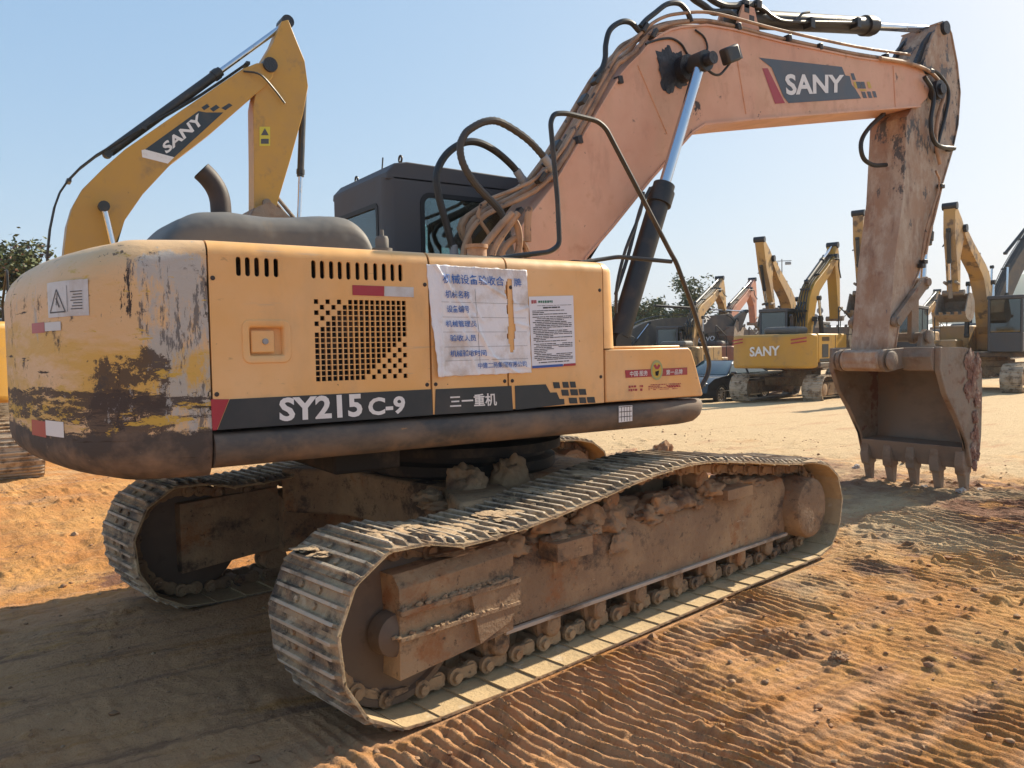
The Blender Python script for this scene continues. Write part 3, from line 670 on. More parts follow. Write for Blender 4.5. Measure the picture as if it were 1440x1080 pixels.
# ---- engine cover, exhaust, fillers
bm = NB(); prof_c = [Vector(p) for p in ((-2.02, 2.14), (-2.0, 2.2), (-1.95, 2.28), (-1.87, 2.35), (-1.76, 2.395), (-1.6, 2.405), (-1.45, 2.395), (-1.28, 2.405), (-1.12, 2.42), (-1.0, 2.425), (-.91, 2.405), (-.84, 2.35), (-.80, 2.27), (-.785, 2.2), (-.78, 2.14))]
prof_d = [p.xy for p in spline([Vector((p.x, p.y, 0)) for p in prof_c], 4)]
prev = None; cc = Vector((-1.4, 2.14))
for k in range(25):
    a_ = -math.pi / 2 + math.pi * k / 24; y = -.08 + .57 * math.copysign(abs(math.sin(a_)) ** .55, math.sin(a_)); sc_ = abs(math.cos(a_)) ** .26 if k not in (0, 24) else .25
    ring = []
    for p in prof_d:
        dent = .018 * noise.noise(Vector((p.x * 2.5, y * 2.5, 3))) + .010 * noise.noise(Vector((p.x * 7, y * 6, 9)))
        q = cc + Vector(((p.x - cc.x) * (.86 + .14 * sc_), (p.y - cc.y) * 1.10 * sc_)); ring.append(bm.verts.new((q.x, y + dent * .5, q.y + (dent if p.y > 2.2 else 0))))
    if prev:
        for i in range(len(ring) - 1): bm.faces.new((prev[i], prev[i + 1], ring[i + 1], ring[i]))
    else: bm.faces.new(ring)
    prev = ring
bm.faces.new(prev)
cover = mesh_obj('engine_cover', bm, M['engine_cover'], EX, smooth=80)
bm = NB(); pth = [(-1.605,-0.35,2.433),(-1.61,-0.35,2.512),(-1.631,-0.35,2.573),(-1.667,-0.35,2.624),(-1.704,-0.35,2.659)]
tube(bm, spline([(pth[0][0], -.35, 2.36)] + pth, 5), .056, 18)
pe = mesh_obj('exhaust_pipe', bm, M['rust'], cover, smooth=40)
# near-black disc closes the pipe end, painted as its shaded hollow
bm = NB(); e0 = Vector(pth[-1]); dr = (Vector(pth[-1]) - Vector(pth[-2])).normalized()
lathe(bm, e0 - dr * .01, dr, [(0, .050), (.012, .050), (.013, .044), (.0125, .001)], 18); mesh_obj('exhaust_shade_disc', bm, M['dark'], pe)
bm = NB(); lathe(bm, (-.93, -1.0, 2.15), (0, 0, 1), [(0, .055), (.05, .055), (.052, .036), (.10, .036), (.115, .03), (.118, .012), (.15, .010)], 18)
mesh_obj('breather_cap', bm, M['engine_cover'], EX)
bm = NB(); lathe(bm, (-.16, -.72, 2.14), (0, 0, 1), [(0, .075), (.02, .062), (.13, .062), (.132, .07), (.155, .07), (.158, .03)], 22)
mesh_obj('filler_neck', bm, M['hardline'], EX)

# ---- cab
cx0, cx1, cy0, cy1, cz0, cz1 = -.27, 1.42, .33, 1.33, 1.30, 3.0
def hole_plate(bm, outer, holes, axis, pos, th):
    t = NB(); holed(t, outer, holes, 0, th)
    for v in t.verts:
        if axis == 'y': v.co = Vector((v.co.x, pos + v.co.y, v.co.z))
        else: v.co = Vector((pos + v.co.y, v.co.x, v.co.z))
    me = bpy.data.meshes.new('t'); t.to_mesh(me); t.free(); bm.from_mesh(me); bpy.data.meshes.remove(me)
def rrect(a, b, c, d, r=.07, n=4):
    out = []
    for (cx_, cy_, st) in ((b - r, d - r, 0), (a + r, d - r, 90), (a + r, c + r, 180), (b - r, c + r, 270)):
        for k in range(n + 1):
            an = R(st + 90 * k / n); out.append((cx_ + r * math.cos(an), cy_ + r * math.sin(an)))
    return out
bm = NB()
hole_plate(bm, [(cx0 + .05, cz0), (cx1, cz0), (cx1, 2.9), (cx0 + .05, 2.9)], [rrect(.0, 1.28, 1.95, 2.80)], 'y', cy0, .04)
hole_plate(bm, [(cx0 + .05, cz0), (cx1, cz0), (cx1, 2.9), (cx0 + .05, 2.9)], [rrect(.02, .62, 1.95, 2.80), rrect(.7, 1.34, 1.7, 2.80)], 'y', cy1, .04)
hole_plate(bm, [(cy0 + .05, cz0), (cy1 - .05, cz0), (cy1 - .05, 2.9), (cy0 + .05, 2.9)], [rrect(cy0 + .12, cy1 - .10, 2.16, 2.72, .04)], 'x', cx0, .04)
hole_plate(bm, [(cy0 + .05, cz0), (cy1 - .05, cz0), (cy1 - .05, 2.9), (cy0 + .05, 2.9)], [rrect(cy0 + .12, cy1 - .12, 1.75, 2.80, .04)], 'x', cx1 + .01, .04)
for yc, sy_ in ((cy0, 1), (cy1, -1)):   # rounded rear corners
    c_ = Vector((cx0 + .05, yc + sy_ * .05))
    prism(bm, [(c_.x + .07 * math.cos(a) , c_.y + sy_ * .07 * -math.sin(a)) for a in [R(90 + 90 * k / 5) for k in range(6)]] + [(c_.x, c_.y)], cz0, 2.9, 'z')
box2(bm, cx0 + .03, cx1, cy0 + .03, cy1 - .03, cz0 - .02, cz0 + .03)
cab = mesh_obj('cab', bm, M['cab'], EX, smooth=40)
bm = NB()
prism(bm, [(cx0 - .01, 2.88), (cx0 - .005, 2.93), (cx0 + .06, 3.0), (cx0 + .16, 3.02), (.9, 3.0), (cx1 - .1, 2.96), (cx1 + .03, 2.90), (cx1 + .03, 2.88)], cy0 - .02, cy1 + .02)
roof = mesh_obj('cab_roof', bm, M['cab'], cab, bevel=.035, seg=3)
for (x, y) in ((-.12, .40), (-.12, 1.22)):
    bm = NB(); T_ = [Vector((x, y + .024 * math.sin(a), 3.055 + .024 * math.cos(a))) for a in [2 * math.pi * k / 16 for k in range(17)]]
    tube(bm, T_, .008, 8); cyl(bm, (x, y, 3.0), (x, y, 3.034), .014)
    mesh_obj('lifting_eye', bm, M['black_metal'], roof)
bm = NB(); cyl(bm, (.02, .98, 3.0), (.02, .98, 3.03), .02); tube(bm, [(.02, .98, 3.0), (0, .98, 3.1), (.01, .98, 3.2)], .006, 6); mesh_obj('antenna_stub', bm, M['black_metal'], roof)
def window(x0, x1, z0, z1, axis, pos, out, parent=None, nm='window', gl='glass'):
    bm = NB()
    o_ = rrect(x0 - .012, x1 + .012, z0 - .012, z1 + .012, .08 if axis == 'y' else .05); i_ = rrect(x0 + .022, x1 - .022, z0 + .022, z1 - .022, .06 if axis == 'y' else .03)
    n = len(o_)
    def P3(p, t): return (p[0], pos + out * t, p[1]) if axis == 'y' else (pos + out * t, p[0], p[1])
    A = [[bm.verts.new(P3(p, t)) for p in L_] for L_, t in ((o_, .0205), (o_, .026), (i_, .026), (i_, .0)) ]
    for a, b in zip(A, A[1:]):
        for k in range(n): bm.faces.new((a[k], a[(k + 1) % n], b[(k + 1) % n], b[k]))
    w = mesh_obj(nm, bm, M['glassrubber'], parent, smooth=30)
    bm = NB(); prism(bm, i_, pos + out * .008, pos + out * .012, axis)
    mesh_obj('pane', bm, M[gl], w, smooth=0); return w
window(0, 1.28, 1.95, 2.80, 'y', cy0, -1, cab); window(.02, .62, 1.95, 2.8, 'y', cy1, 1, cab); window(.7, 1.34, 1.7, 2.8, 'y', cy1, 1, cab)
window(cy0 + .12, cy1 - .10, 2.16, 2.72, 'x', cx0, -1, cab); window(cy0 + .12, cy1 - .12, 1.75, 2.8, 'x', cx1 + .01, 1, cab)
bm = NB()
box2(bm, -.02, .12, .62, 1.06, 1.75, 2.45); box2(bm, .10, .6, .60, 1.08, 1.62, 1.76); box2(bm, .0, .12, .70, .98, 2.47, 2.66); box2(bm, .1, .5, .42, .56, 1.35, 1.95); box2(bm, -.2, .0, .4, 1.25, 1.33, 2.0)
mesh_obj('driver_seat', bm, M['dark'], cab, bevel=.05, seg=3)
bm = NB(); tube(bm, [(.45, .352, 1.95), (.45, .352, 2.80)], .012, 6); tube(bm, [(.1, .352, 2.78), (.8, .9, 2.3)], .01, 6); mesh_obj('window_bar', bm, M['dark'], cab)
bm = NB(); box2(bm, .1, 1.2, .352, .358, 2.42, 2.79); mesh_obj('upper_window_sheet', bm, M['glassrubber'], cab)  # thin dark sheet behind the upper part of the side window

# ---- handrail and mirror bracket in front of the tank
bm = NB()
main = [(-0.386,-1.25,2.121),(-0.363,-1.25,2.141),(-0.263,-1.25,2.162),(0.016,-1.25,2.203),(0.084,-1.25,2.248),(0.074,-1.25,2.511),(0.031,-1.25,2.946),(0.058,-1.25,2.999),(0.141,-1.25,3.015),(0.383,-1.25,3.004),(0.449,-1.25,2.97),(0.989,-1.25,2.239),(1.033,-1.25,2.186),(1.187,-1.25,1.888),(1.339,-1.25,1.526),(1.318,-1.25,1.44),(1.248,-1.25,1.362)]
tube(bm, rounded(main, .05), .0155, 10)
m2 = [(0.177,-1.25,2.132),(0.214,-1.25,2.146),(0.533,-1.25,2.199),(0.988,-1.25,2.189)]
tube(bm, rounded(m2, .04), .0135, 10)
for x, z in ((main[0][0], 2.15), (m2[0][0], 2.15)): box2(bm, x - .03, x + .03, -1.29, -1.21, 2.150, 2.158)
mesh_obj('handrail', bm, M['black_metal'], EX)
bm = NB(); m3 = [(1.268,-0.7,2.755),(1.232,-0.7,2.6),(1.092,-0.7,2.338),(1.007,-0.7,2.084),(0.991,-0.7,1.884)]
tube(bm, spline(m3, 4), .012, 8); mesh_obj('rear_handrail', bm, M['black_metal'], EX)
bm = NB(); lathe(bm, (.33, -.9, 2.15), (0, 0, 1), [(0, .03), (.01, .03)], 12); tube(bm, [Vector((.56, -.95 + .035 * math.sin(a), 2.18 + .035 * math.cos(a))) for a in [2 * math.pi * k / 14 for k in range(15)]], .008, 6)
mesh_obj('tie_ring', bm, M['hardline'], EX)

# ---- boom
BY = .22
bo = [(0.858,2.888),(1.463,3.726),(1.575,3.844),(1.697,3.949),(1.798,4.057),(1.909,4.14),(2.029,4.209),(2.159,4.258),(2.454,4.336),(2.772,4.364),(3.45,4.386),(4.623,4.459),(5.577,4.558),(5.783,4.549),(5.91,4.481),(5.939,4.395),(5.883,4.264),(5.73,4.158),(4.541,3.931),(3.054,3.645),(2.419,3.514),(2.265,3.422),(2.122,3.293),(1.783,2.986),(1.378,2.583),(1.104,2.328)]
bo += [(.95, 2.05), (.62, 1.78), (.45, 1.62), (.3, 1.58), (.18, 1.66), (.15, 1.82), (.22, 2.1), (.45, 2.45)]
bm = NB(); prism(bm, bo, -BY, BY)
boom = mesh_obj('boom', bm, M['boom'], EX, smooth=25, bevel=.006)
# bottom and top flange plates standing proud of the webs
bm = NB(); low = bo[17:26] + [bo[26]]; top = bo[0:14]
def strip(bm, pts, y0, y1, o0, o1, mi=0):
    prev = None
    for i, p in enumerate(pts):
        a = Vector(pts[max(i - 1, 0)]); b = Vector(pts[min(i + 1, len(pts) - 1)]); t = (b - a).normalized(); n = Vector((-t.y, t.x)); p = Vector(p)
        ring = [bm.verts.new((p.x + n.x * o, y, p.y + n.y * o)) for (y, o) in ((y0, o0), (y1, o0), (y1, o1), (y0, o1))]
        if prev:
            for k in range(4): bm.faces.new((prev[k], prev[(k + 1) % 4], ring[(k + 1) % 4], ring[k]))
        else: bm.faces.new(ring[::-1])
        prev = ring
    bm.faces.new(prev)
strip(bm, low, -BY - .018, BY + .018, -.004, .014); strip(bm, top, -BY - .012, BY + .012, -.004, .012)
mesh_obj('boom_flange', bm, M['boom'], boom, smooth=20)
for l in ([(2.843,4.117),(2.95,3.674)], [(5.232,4.49),(5.273,4.082)], [(1.673,3.867),(1.985,3.374)]):
    bm = NB(); tube(bm, [(x, -BY - .001, z) for x, z in l], .007, 6); mesh_obj('weld_seam', bm, M['boom'], boom)
bm = NB()
fb = lambda p: Vector((p[0], -BY - .003, p[1])); fb2 = lambda p: Vector((p[0], -BY - .006, p[1]))
flat(bm, [(3.121,4.191),(4.349,4.326),(4.407,4.254),(4.477,4.259),(4.512,4.182),(4.571,4.15),(4.667,4.072),(3.535,3.854),(3.464,3.901),(3.296,4.134)], fb, 0)
flat(bm, [(3.169,4.106),(3.243,4.119),(3.484,3.847),(3.343,3.819)], fb, 1)
word(bm, 'SANY', [(3.501,3.919),(4.368,4.083),(4.379,4.255),(3.476,4.108)], fb2, .03, 2)
flat(bm, [(4.492,4.289),(4.542,4.298),(4.583,4.239),(4.524,4.229)], fb, 0)
flat(bm, [(4.577,4.221),(4.649,4.233),(4.679,4.171),(4.607,4.16)], fb, 0)
flat(bm, [(4.655,4.234),(4.721,4.245),(4.751,4.183),(4.685,4.172)], fb, 0)
flat(bm, [(4.667,4.138),(4.733,4.148),(4.77,4.091),(4.703,4.081)], fb, 0)
flat(bm, [(4.764,4.155),(4.825,4.165),(4.862,4.107),(4.8,4.098)], fb, 0)
flat(bm, [(4.856,4.173),(4.911,4.182),(4.943,4.125),(4.887,4.116)], fb, 0)
flat(bm, [(4.536,4.214),(4.575,4.22),(4.607,4.163),(4.567,4.157)], fb, 3)
flat(bm, [(4.764,4.164),(4.655,4.146),(4.643,4.158),(4.751,4.175)], fb, 3)
flat(bm, [(4.763,4.252),(4.812,4.26),(4.849,4.202),(4.794,4.193)], fb, 3)
mesh_obj('boom_logo', bm, [M['boom_stripe'], M['red'], M['white'], M['emblem']], boom, smooth=0)
bm = NB()
for dx, yy in ((0, -.47), (0, .47)): pass
bm2 = [(2.173,3.924)]
bx, bz = ([(2.167,3.917)])[0]
cyl(bm, (bx, -.30, bz), (bx, .30, bz), .105, n=24); cyl(bm, (bx, -.56, bz), (bx, .56, bz), .05, n=20)
lump(bm, (bx - .12, -BY, bz - .02), (.15, .012, .17), 5, 4, .5, False)
mesh_obj('cylinder_pin', bm, M['grease'], boom)
# boom tip pin boss
ap = ([(6.011,4.36)])[0]
bm = NB(); cyl(bm, (ap[0], -.30, ap[1]), (ap[0], .30, ap[1]), .10, n=24); cyl(bm, (ap[0], -.33, ap[1]), (ap[0], .33, ap[1]), .06, n=20)
mesh_obj('boom_tip_pin', bm, M['grease'], boom)
# work lamp on a curved bracket
bm = NB(); lp = Vector(([(2.544,-0.4,4.055)])[0])
rot = Matrix.Rotation(R(-24), 3, 'Y'); box(bm, lp, (.17, .09, .135), rot)
lamp = mesh_obj('work_lamp', bm, M['black_metal'], boom, bevel=.02, seg=3)
bm = NB(); box(bm, lp + Vector((.088, 0, .03)) , (.008, .075, .11), rot); mesh_obj('lamp_lens', bm, M['lampglass'], lamp)
bm = NB(); tube(bm, spline([(2.314,-0.36,3.904),(2.381,-0.36,3.881),(2.458,-0.36,3.889),(2.528,-0.36,3.947),(2.59,-0.36,4.011)], 4), .011, 8); mesh_obj('lamp_bracket', bm, M['black_metal'], lamp)

# ---- hydraulic cylinders
def hyd(name, p0, p1, br, rr_, frac, parent, lug=True, y=0, mats=('black_metal', 'chrome'), n=24):
    """barrel from p0 to frac of the way, rod on to p1"""
    p0 = Vector(p0); p1 = Vector(p1); d = p1 - p0; g = p0 + d * frac; t = d.normalized()
    bm = NB(); cyl(bm, p0 + t * br * .6, g, br, n=n); lathe(bm, g - t * br * 1.6, t, [(0, br * 1.0), (.002, br * 1.22), (br * 1.4, br * 1.22), (br * 1.45, br * 1.05), (br * 2.1, br * 1.05), (br * 2.15, rr_ * 1.1)], n)
    a = Vector((0, 1, 0)); cyl(bm, p0 - a * br * .9, p0 + a * br * .9, br * .95, n=n)
    o = mesh_obj(name, bm, M[mats[0]], parent)
    bm = NB(); cyl(bm, g, p1, rr_, n=n, cap=True); mesh_obj('rod', bm, M[mats[1]], o)
    bm = NB(); cyl(bm, p1 - a * br * .8, p1 + a * br * .8, rr_ * 1.8, n=n); mesh_obj('rod_eye', bm, M[mats[0]], o); return o
bc0 = ([(1.246,1.674)])[0]; g0 = ([(1.682,2.884)])[0]
fr = (Vector(g0) - Vector(bc0)).length / (Vector((bx, bz)) - Vector(bc0)).length
for y in (-.42, .42):
    o = hyd('boom_cylinder', (bc0[0], y, bc0[1]), (bx, y, bz), .082, .046, fr, EX)
    sgn = -1 if y < 0 else 1
    bm = NB(); P0 = Vector((bc0[0], y, bc0[1])); P1 = Vector((g0[0], y, g0[1])); off = Vector((-.1, 0, .05))
    tube(bm, spline([P0.lerp(P1, .25) + off * 1.2, P0.lerp(P1, .5) + off, P0.lerp(P1, .8) + off, P0.lerp(P1, .96) + off * .6], 4), .014, 8)
    mesh_obj('cylinder_pipe', bm, M['black_metal'], o)
ac0 = ([(3.085,4.602)])[0]; ac1 = ([(6.483,5.183)])[0]; acg = ([(5.025,4.875)])[0]
o = hyd('arm_cylinder', (ac0[0], 0, ac0[1]), (ac1[0], 0, ac1[1]), .085, .042, .62, EX)
for sgn in (-.1, .1):
    bm = NB(); prism(bm, [(ac0[0] - .22, ac0[1] - .30), (ac0[0] + .22, ac0[1] - .32), (ac0[0] + .08, ac0[1] + .06), (ac0[0] - .07, ac0[1] + .06)], sgn * 1.3 - .012, sgn * 1.3 + .012)
    mesh_obj('cylinder_bracket', bm, M['boom'], boom)
bm = NB(); tube(bm, spline([(3.183,-0.12,4.707),(3.33,-0.12,4.688),(3.459,-0.12,4.651),(3.633,-0.12,4.649),(4.115,-0.12,4.741),(4.777,-0.12,4.871)], 5), .017, 8)
for x, z in [(4.005,4.719),(4.753,4.873)]: box2(bm, x - .03, x + .03, -.15, -.06, z - .06, z + .035)
tube(bm, [(3.758,-0.12,4.668),(3.876,-0.12,4.772),(3.984,-0.12,4.808)], .012, 6)
mesh_obj('cylinder_pipe', bm, M['black_metal'], o)

# ---- arm
AY = .20
ar = [(6.113,5.103),(6.288,5.162),(6.393,5.051),(6.518,4.746),(6.583,4.442),(6.541,4.079),(6.423,3.771),(6.117,3.191),(5.933,2.689),(5.738,2.372),(5.533,2.099),(5.385,1.856),(5.307,1.57),(5.281,1.435),(5.15,1.349),(4.995,1.361),(4.944,1.466)]
ar2 = [(5.162,1.535),(5.302,2.505),(5.445,3.148),(5.52,4.013),(5.642,4.143),(5.75,4.459),(5.86,4.674),(5.971,4.877)]
ar = ar[:-2] + [ar2[0]] + ar2[1:]
bm = NB(); prism(bm, ar, -AY, AY)
arm = mesh_obj('arm', bm, M['arm'], EX, smooth=25, bevel=.008)
bm = NB(); strip(bm, ar[0:13], -AY - .012, AY + .012, -.003, .012); strip(bm, ar[-8:] , -AY - .01, AY + .01, -.003, .010)
mesh_obj('arm_flange', bm, M['arm'], arm, smooth=20)
bm = NB(); apx, apz = ([(6.244,5.083)])[0]; cyl(bm, (apx, -.24, apz), (apx, .24, apz), .07, n=20)
for sgn in (-1, 1): prism(bm, [(ar[-1][0] - .05, ar[-1][1] + .02), (ar[-2][0] - .12, ar[-2][1] - .05), (ar[-2][0] + .02, ar[-2][1]), (apx, apz - .05), (apx - .06, apz + .05)], sgn * .15 - .02, sgn * .15 + .02)
mesh_obj('arm_top_bracket', bm, M['grease'], arm)
# pipes and hoses on the arm
pipes('arm_pipe', [(spline([(4.954,-0.25,4.51),(5.47,-0.25,4.552),(5.897,-0.25,4.53),(6.158,-0.25,4.368),(6.044,-0.25,4.083),(6.004,-0.25,3.802),(6.093,-0.25,3.575)], 6), .02), (spline([(6.162,-0.23,3.345),(6.034,-0.23,3.04),(5.921,-0.23,2.8),(5.852,-0.23,2.589)], 4), .014), (spline([(6.025,-0.24,3.5),(6.099,-0.24,3.338),(5.845,-0.24,2.871),(5.75,-0.24,2.514)], 4), .012)], M['hardline'], arm)
pipes('arm_hose', [(spline([(5.736,-0.27,4.452),(5.919,-0.27,4.294),(5.865,-0.27,4.007),(5.91,-0.27,3.824),(6.054,-0.27,3.758),(6.349,-0.27,3.771)], 6), .023), (spline([(5.346,-0.05,4.062),(5.075,-0.05,3.877),(4.937,-0.05,3.713),(4.975,-0.05,3.557),(5.153,-0.05,3.503),(5.388,-0.05,3.529)], 6), .023), (spline([(5.824,-0.22,4.579),(6.11,-0.22,4.56),(6.317,-0.22,4.409),(6.261,-0.22,4.152),(6.146,-0.22,3.904),(6.06,-0.22,3.7)], 6), .018)], M['rubber'], arm)
blocks('pipe_clamp', [(p, (.07, .06, .045), None) for p in [(6.302,-0.24,3.764),(6.129,-0.24,3.34),(5.792,-0.24,2.5),(5.901,-0.24,4.541),(5.75,-0.24,2.453)]], M['black_metal'], arm)
bkpin = ([(5.072,1.448)])[0]
hyd('bucket_cylinder', (6.36, 0, 3.55), (([(6.181,2.292)])[0][0], 0, ([(6.181,2.292)])[0][1]), .07, .04, .62, EX)
# linkage
lk = ([(5.804,2.278)])[0]; lk0 = ([(5.261,1.853)])[0]; be = ([(5.796,1.687)])[0]
def bar(bm, p, q, y, w, t, n=10):
    p = Vector(p); q = Vector(q); d = (q - p).normalized(); nn = Vector((-d.y, d.x)); out = []
    a0 = math.atan2(d.y, d.x)
    for k in range(n + 1): a = a0 + math.pi / 2 + math.pi * k / n; out.append(p + Vector((math.cos(a), math.sin(a))) * w)
    for k in range(n + 1): a = a0 - math.pi / 2 + math.pi * k / n; out.append(q + Vector((math.cos(a), math.sin(a))) * w)
    prism(bm, out, y - t / 2, y + t / 2)
bm = NB()
for y in (-.245, .245): bar(bm, lk0, lk, y, .062, .045)
cyl(bm, (lk[0], -.30, lk[1]), (lk[0], .30, lk[1]), .045); cyl(bm, (lk0[0], -.29, lk0[1]), (lk0[0], .29, lk0[1]), .045)
mesh_obj('rocker_link', bm, M['bucket'], EX, bevel=.006)
bm = NB()
bar(bm, lk, be, -.12, .07, .05); bar(bm, lk, be, .12, .07, .05); box2(bm, min(lk[0], be[0]), max(lk[0], be[0]), -.09, .09, (lk[1] + be[1]) / 2 - .05, (lk[1] + be[1]) / 2 + .05)
mesh_obj('push_link', bm, M['bucket'], EX, bevel=.006)

# ---- bucket
BW = .61
side_pts = [(5.414,1.579),(5.719,1.567),(6.051,1.554),(6.187,1.453),(6.295,1.327),(6.3,1.009),(6.29,0.622),(6.249,0.353),(6.129,0.287),(6.039,0.296),(5.947,0.572),(5.742,0.858),(5.529,1.1),(5.403,1.354)]
bm = NB()
for sgn in (-1, 1): prism(bm, side_pts, sgn * BW, sgn * (BW - .028))
back = [side_pts[0], side_pts[1], side_pts[2], side_pts[3], side_pts[4], side_pts[5], side_pts[6], side_pts[7], (side_pts[8][0] - .02, side_pts[8][1] - .02)]
back = [Vector((x - .012, z - .006)) for x, z in back]
P = spline([Vector((p.x, 0, p.y)) for p in back], 4)
nf = len(bm.faces); strip(bm, [(p.x, p.z) for p in P], -BW + .026, BW - .026, -.012, .012); bm.faces.ensure_lookup_table()
for f in bm.faces[nf:]: f.material_index = 1
bucket = mesh_obj('bucket', bm, [M['bucket'], M['bucket_in']], EX, smooth=35)
# lips along both side edges, the top box and the ears
bm = NB()
lip = side_pts[9:] + [side_pts[0]]
for sgn in (-1, 1): strip(bm, lip, sgn * BW - .03, sgn * BW + .03, -.02, .02)
tx0, tz0 = side_pts[0]
prism(bm, [(tx0 + .18, tz0 - .02), (tx0 - .05, tz0 + .0), (tx0 - .09, tz0 - .10), (tx0 - .05, tz0 - .24), (tx0 + .06, tz0 - .25), (tx0 + .2, tz0 - .1)], -BW + .03, -.265)
prism(bm, [(tx0 + .18, tz0 - .02), (tx0 - .05, tz0 + .0), (tx0 - .09, tz0 - .10), (tx0 - .05, tz0 - .24), (tx0 + .06, tz0 - .25), (tx0 + .2, tz0 - .1)], .265, BW - .03)
prism(bm, [(tx0 + .18, tz0 - .02), (tx0 + .02, tz0 + .0), (tx0 + .0, tz0 - .15), (tx0 + .2, tz0 - .15)], -.2645, .2645)
mesh_obj('bucket_edge', bm, M['bucket'], bucket, bevel=.008)
bm = NB()
for y in (-.25, .25):
    ear = [(bkpin[0] + .12 * math.cos(a), bkpin[1] + .12 * math.sin(a)) for a in [R(75 + 210 * k / 9) for k in range(10)]] + [(tx0 + .1, tz0 - .2), (tx0 + .3, tz0 - .02), (be[0] + .2, be[1] - .12), (be[0] + .08, be[1] + .05), (be[0], be[1] + .085), (be[0] - .075, be[1] + .04), (be[0] - .12, be[1] - .1)]
    prism(bm, ear, y - .022, y + .022)
cyl(bm, (bkpin[0], -.31, bkpin[1]), (bkpin[0], .31, bkpin[1]), .055); cyl(bm, (be[0], -.31, be[1]), (be[0], .31, be[1]), .05)
for y in (-.30, .30): lathe(bm, (bkpin[0], y, bkpin[1]), (0, -1 if y < 0 else 1, 0), [(0, .10), (.02, .10), (.03, .085)], 22); lathe(bm, (be[0], y, be[1]), (0, -1 if y < 0 else 1, 0), [(0, .075), (.02, .075), (.028, .06)], 22)
mesh_obj('bucket_ear', bm, M['bucket'], bucket, bevel=.004)
bm = NB(); box2(bm, bkpin[0] - .11, bkpin[0] + .11, -AY + .0, AY, bkpin[1] - .09, bkpin[1] + .1); cyl(bm, (bkpin[0], -.225, bkpin[1]), (bkpin[0], .225, bkpin[1]), .115, n=28)
mesh_obj('arm_tip_boss', bm, M['arm'], arm, bevel=.02)
# cutting edge and teeth
lz = [(5.894,0.575),(5.956,0.31)]
ce = [(lz[0][0] + .03, .52), (lz[0][0] + .07, .30), (lz[0][0] + .11, .29), (lz[0][0] + .16, .52)]
bm = NB(); prism(bm, [(5.93, .50), (6.02, .26), (6.07, .26), (6.16, .34), (6.2, .52)], -BW + .0285, BW - .0285)
mesh_obj('cutting_edge', bm, M['bucket_in'], bucket, bevel=.004)
for k in range(5):
    y = -.55 + 1.10 * k / 4; bm = NB()
    rings = []
    for (x, z, w, d) in ((5.97, .46, .045, .05), (5.985, .32, .054, .085), (6.0, .21, .056, .075), (6.005, .19, .046, .055), (6.02, .07, .044, .038), (6.03, -.03, .040, .022)):
        jr = random.Random(k * 9 + int(z * 100)); w *= jr.uniform(.9, 1.1)
        rings.append([bm.verts.new((x + sx * d + .03, y + sy * w, z + (.012 if sx > 0 else 0))) for sx, sy in ((-1, -1), (-1, 1), (1, 1), (1, -1))])
    for a, b in zip(rings, rings[1:]):
        for q_ in range(4): bm.faces.new((a[q_], a[(q_ + 1) % 4], b[(q_ + 1) % 4], b[q_]))
    bm.faces.new(rings[0]); bm.faces.new(rings[-1])
    mesh_obj('tooth', bm, M['bucket'], bucket, bevel=.01, seg=2)
bm = NB()   # red clay baked onto the bucket side
for k, (px_, pz_, s_) in enumerate([(6.0, 1.42, .10), (6.12, 1.3, .13), (6.08, 1.14, .10), (6.0, 1.1, .08), (6.18, 1.0, .08), (6.15, .82, .07), (6.16, .62, .08), (6.1, .45, .07), (6.2, 1.42, .07), (6.2, .4, .06), (6.14, .3, .06)]):
    lump(bm, (px_, -BW - .004, pz_), (s_ * .8, .012, s_), 40 + k, 4, .7, False)
for k in range(0): lump(bm, (6.27 - (.02 if k > 3 else .05), -BW + rng.uniform(-.01, .2), .4 + k * .08), (.022, .05, .045), 80 + k, 3, .6, False)
tag(mesh_obj('baked_clay', bm, M['baked'], bucket, smooth=60), kind='stuff')

# ---- hoses at the boom root and bend
for p, q in zip([(0.36,-0.32,2.298),(0.732,-0.32,2.943)] + [(0.039,-0.1,2.271),(0.639,-0.1,2.872)], [(0.349,-0.32,2.362),(0.694,-0.32,2.98)] + [(0.029,-0.1,2.34),(0.602,-0.1,2.915)]):
    bm = NB(); d_ = (Vector(q) - Vector(p)).normalized(); lathe(bm, Vector(p) - d_ * .02, d_, [(0, .024), (.02, .034), (.05, .034), (.052, .031), (.12, .031), (.125, .026)], 12); mesh_obj('hose_fitting', bm, M['galv'], boom)
bm = NB(); h1 = spline([(0.36,-0.32,2.298),(0.344,-0.32,2.391),(0.329,-0.32,2.498),(0.272,-0.32,2.607),(0.097,-0.32,2.751),(-0.006,-0.32,2.883),(-0.03,-0.32,2.998),(0.005,-0.32,3.082),(0.056,-0.32,3.131),(0.17,-0.32,3.194),(0.297,-0.32,3.207),(0.499,-0.32,3.131),(0.633,-0.32,3.038),(0.732,-0.32,2.943)], 8)
tube(bm, h1, .024, 10, rf=lambda t, i: 1 + .13 * (i % 2))
mesh_obj('spiral_hose', bm, M['hardline_dark'], boom)
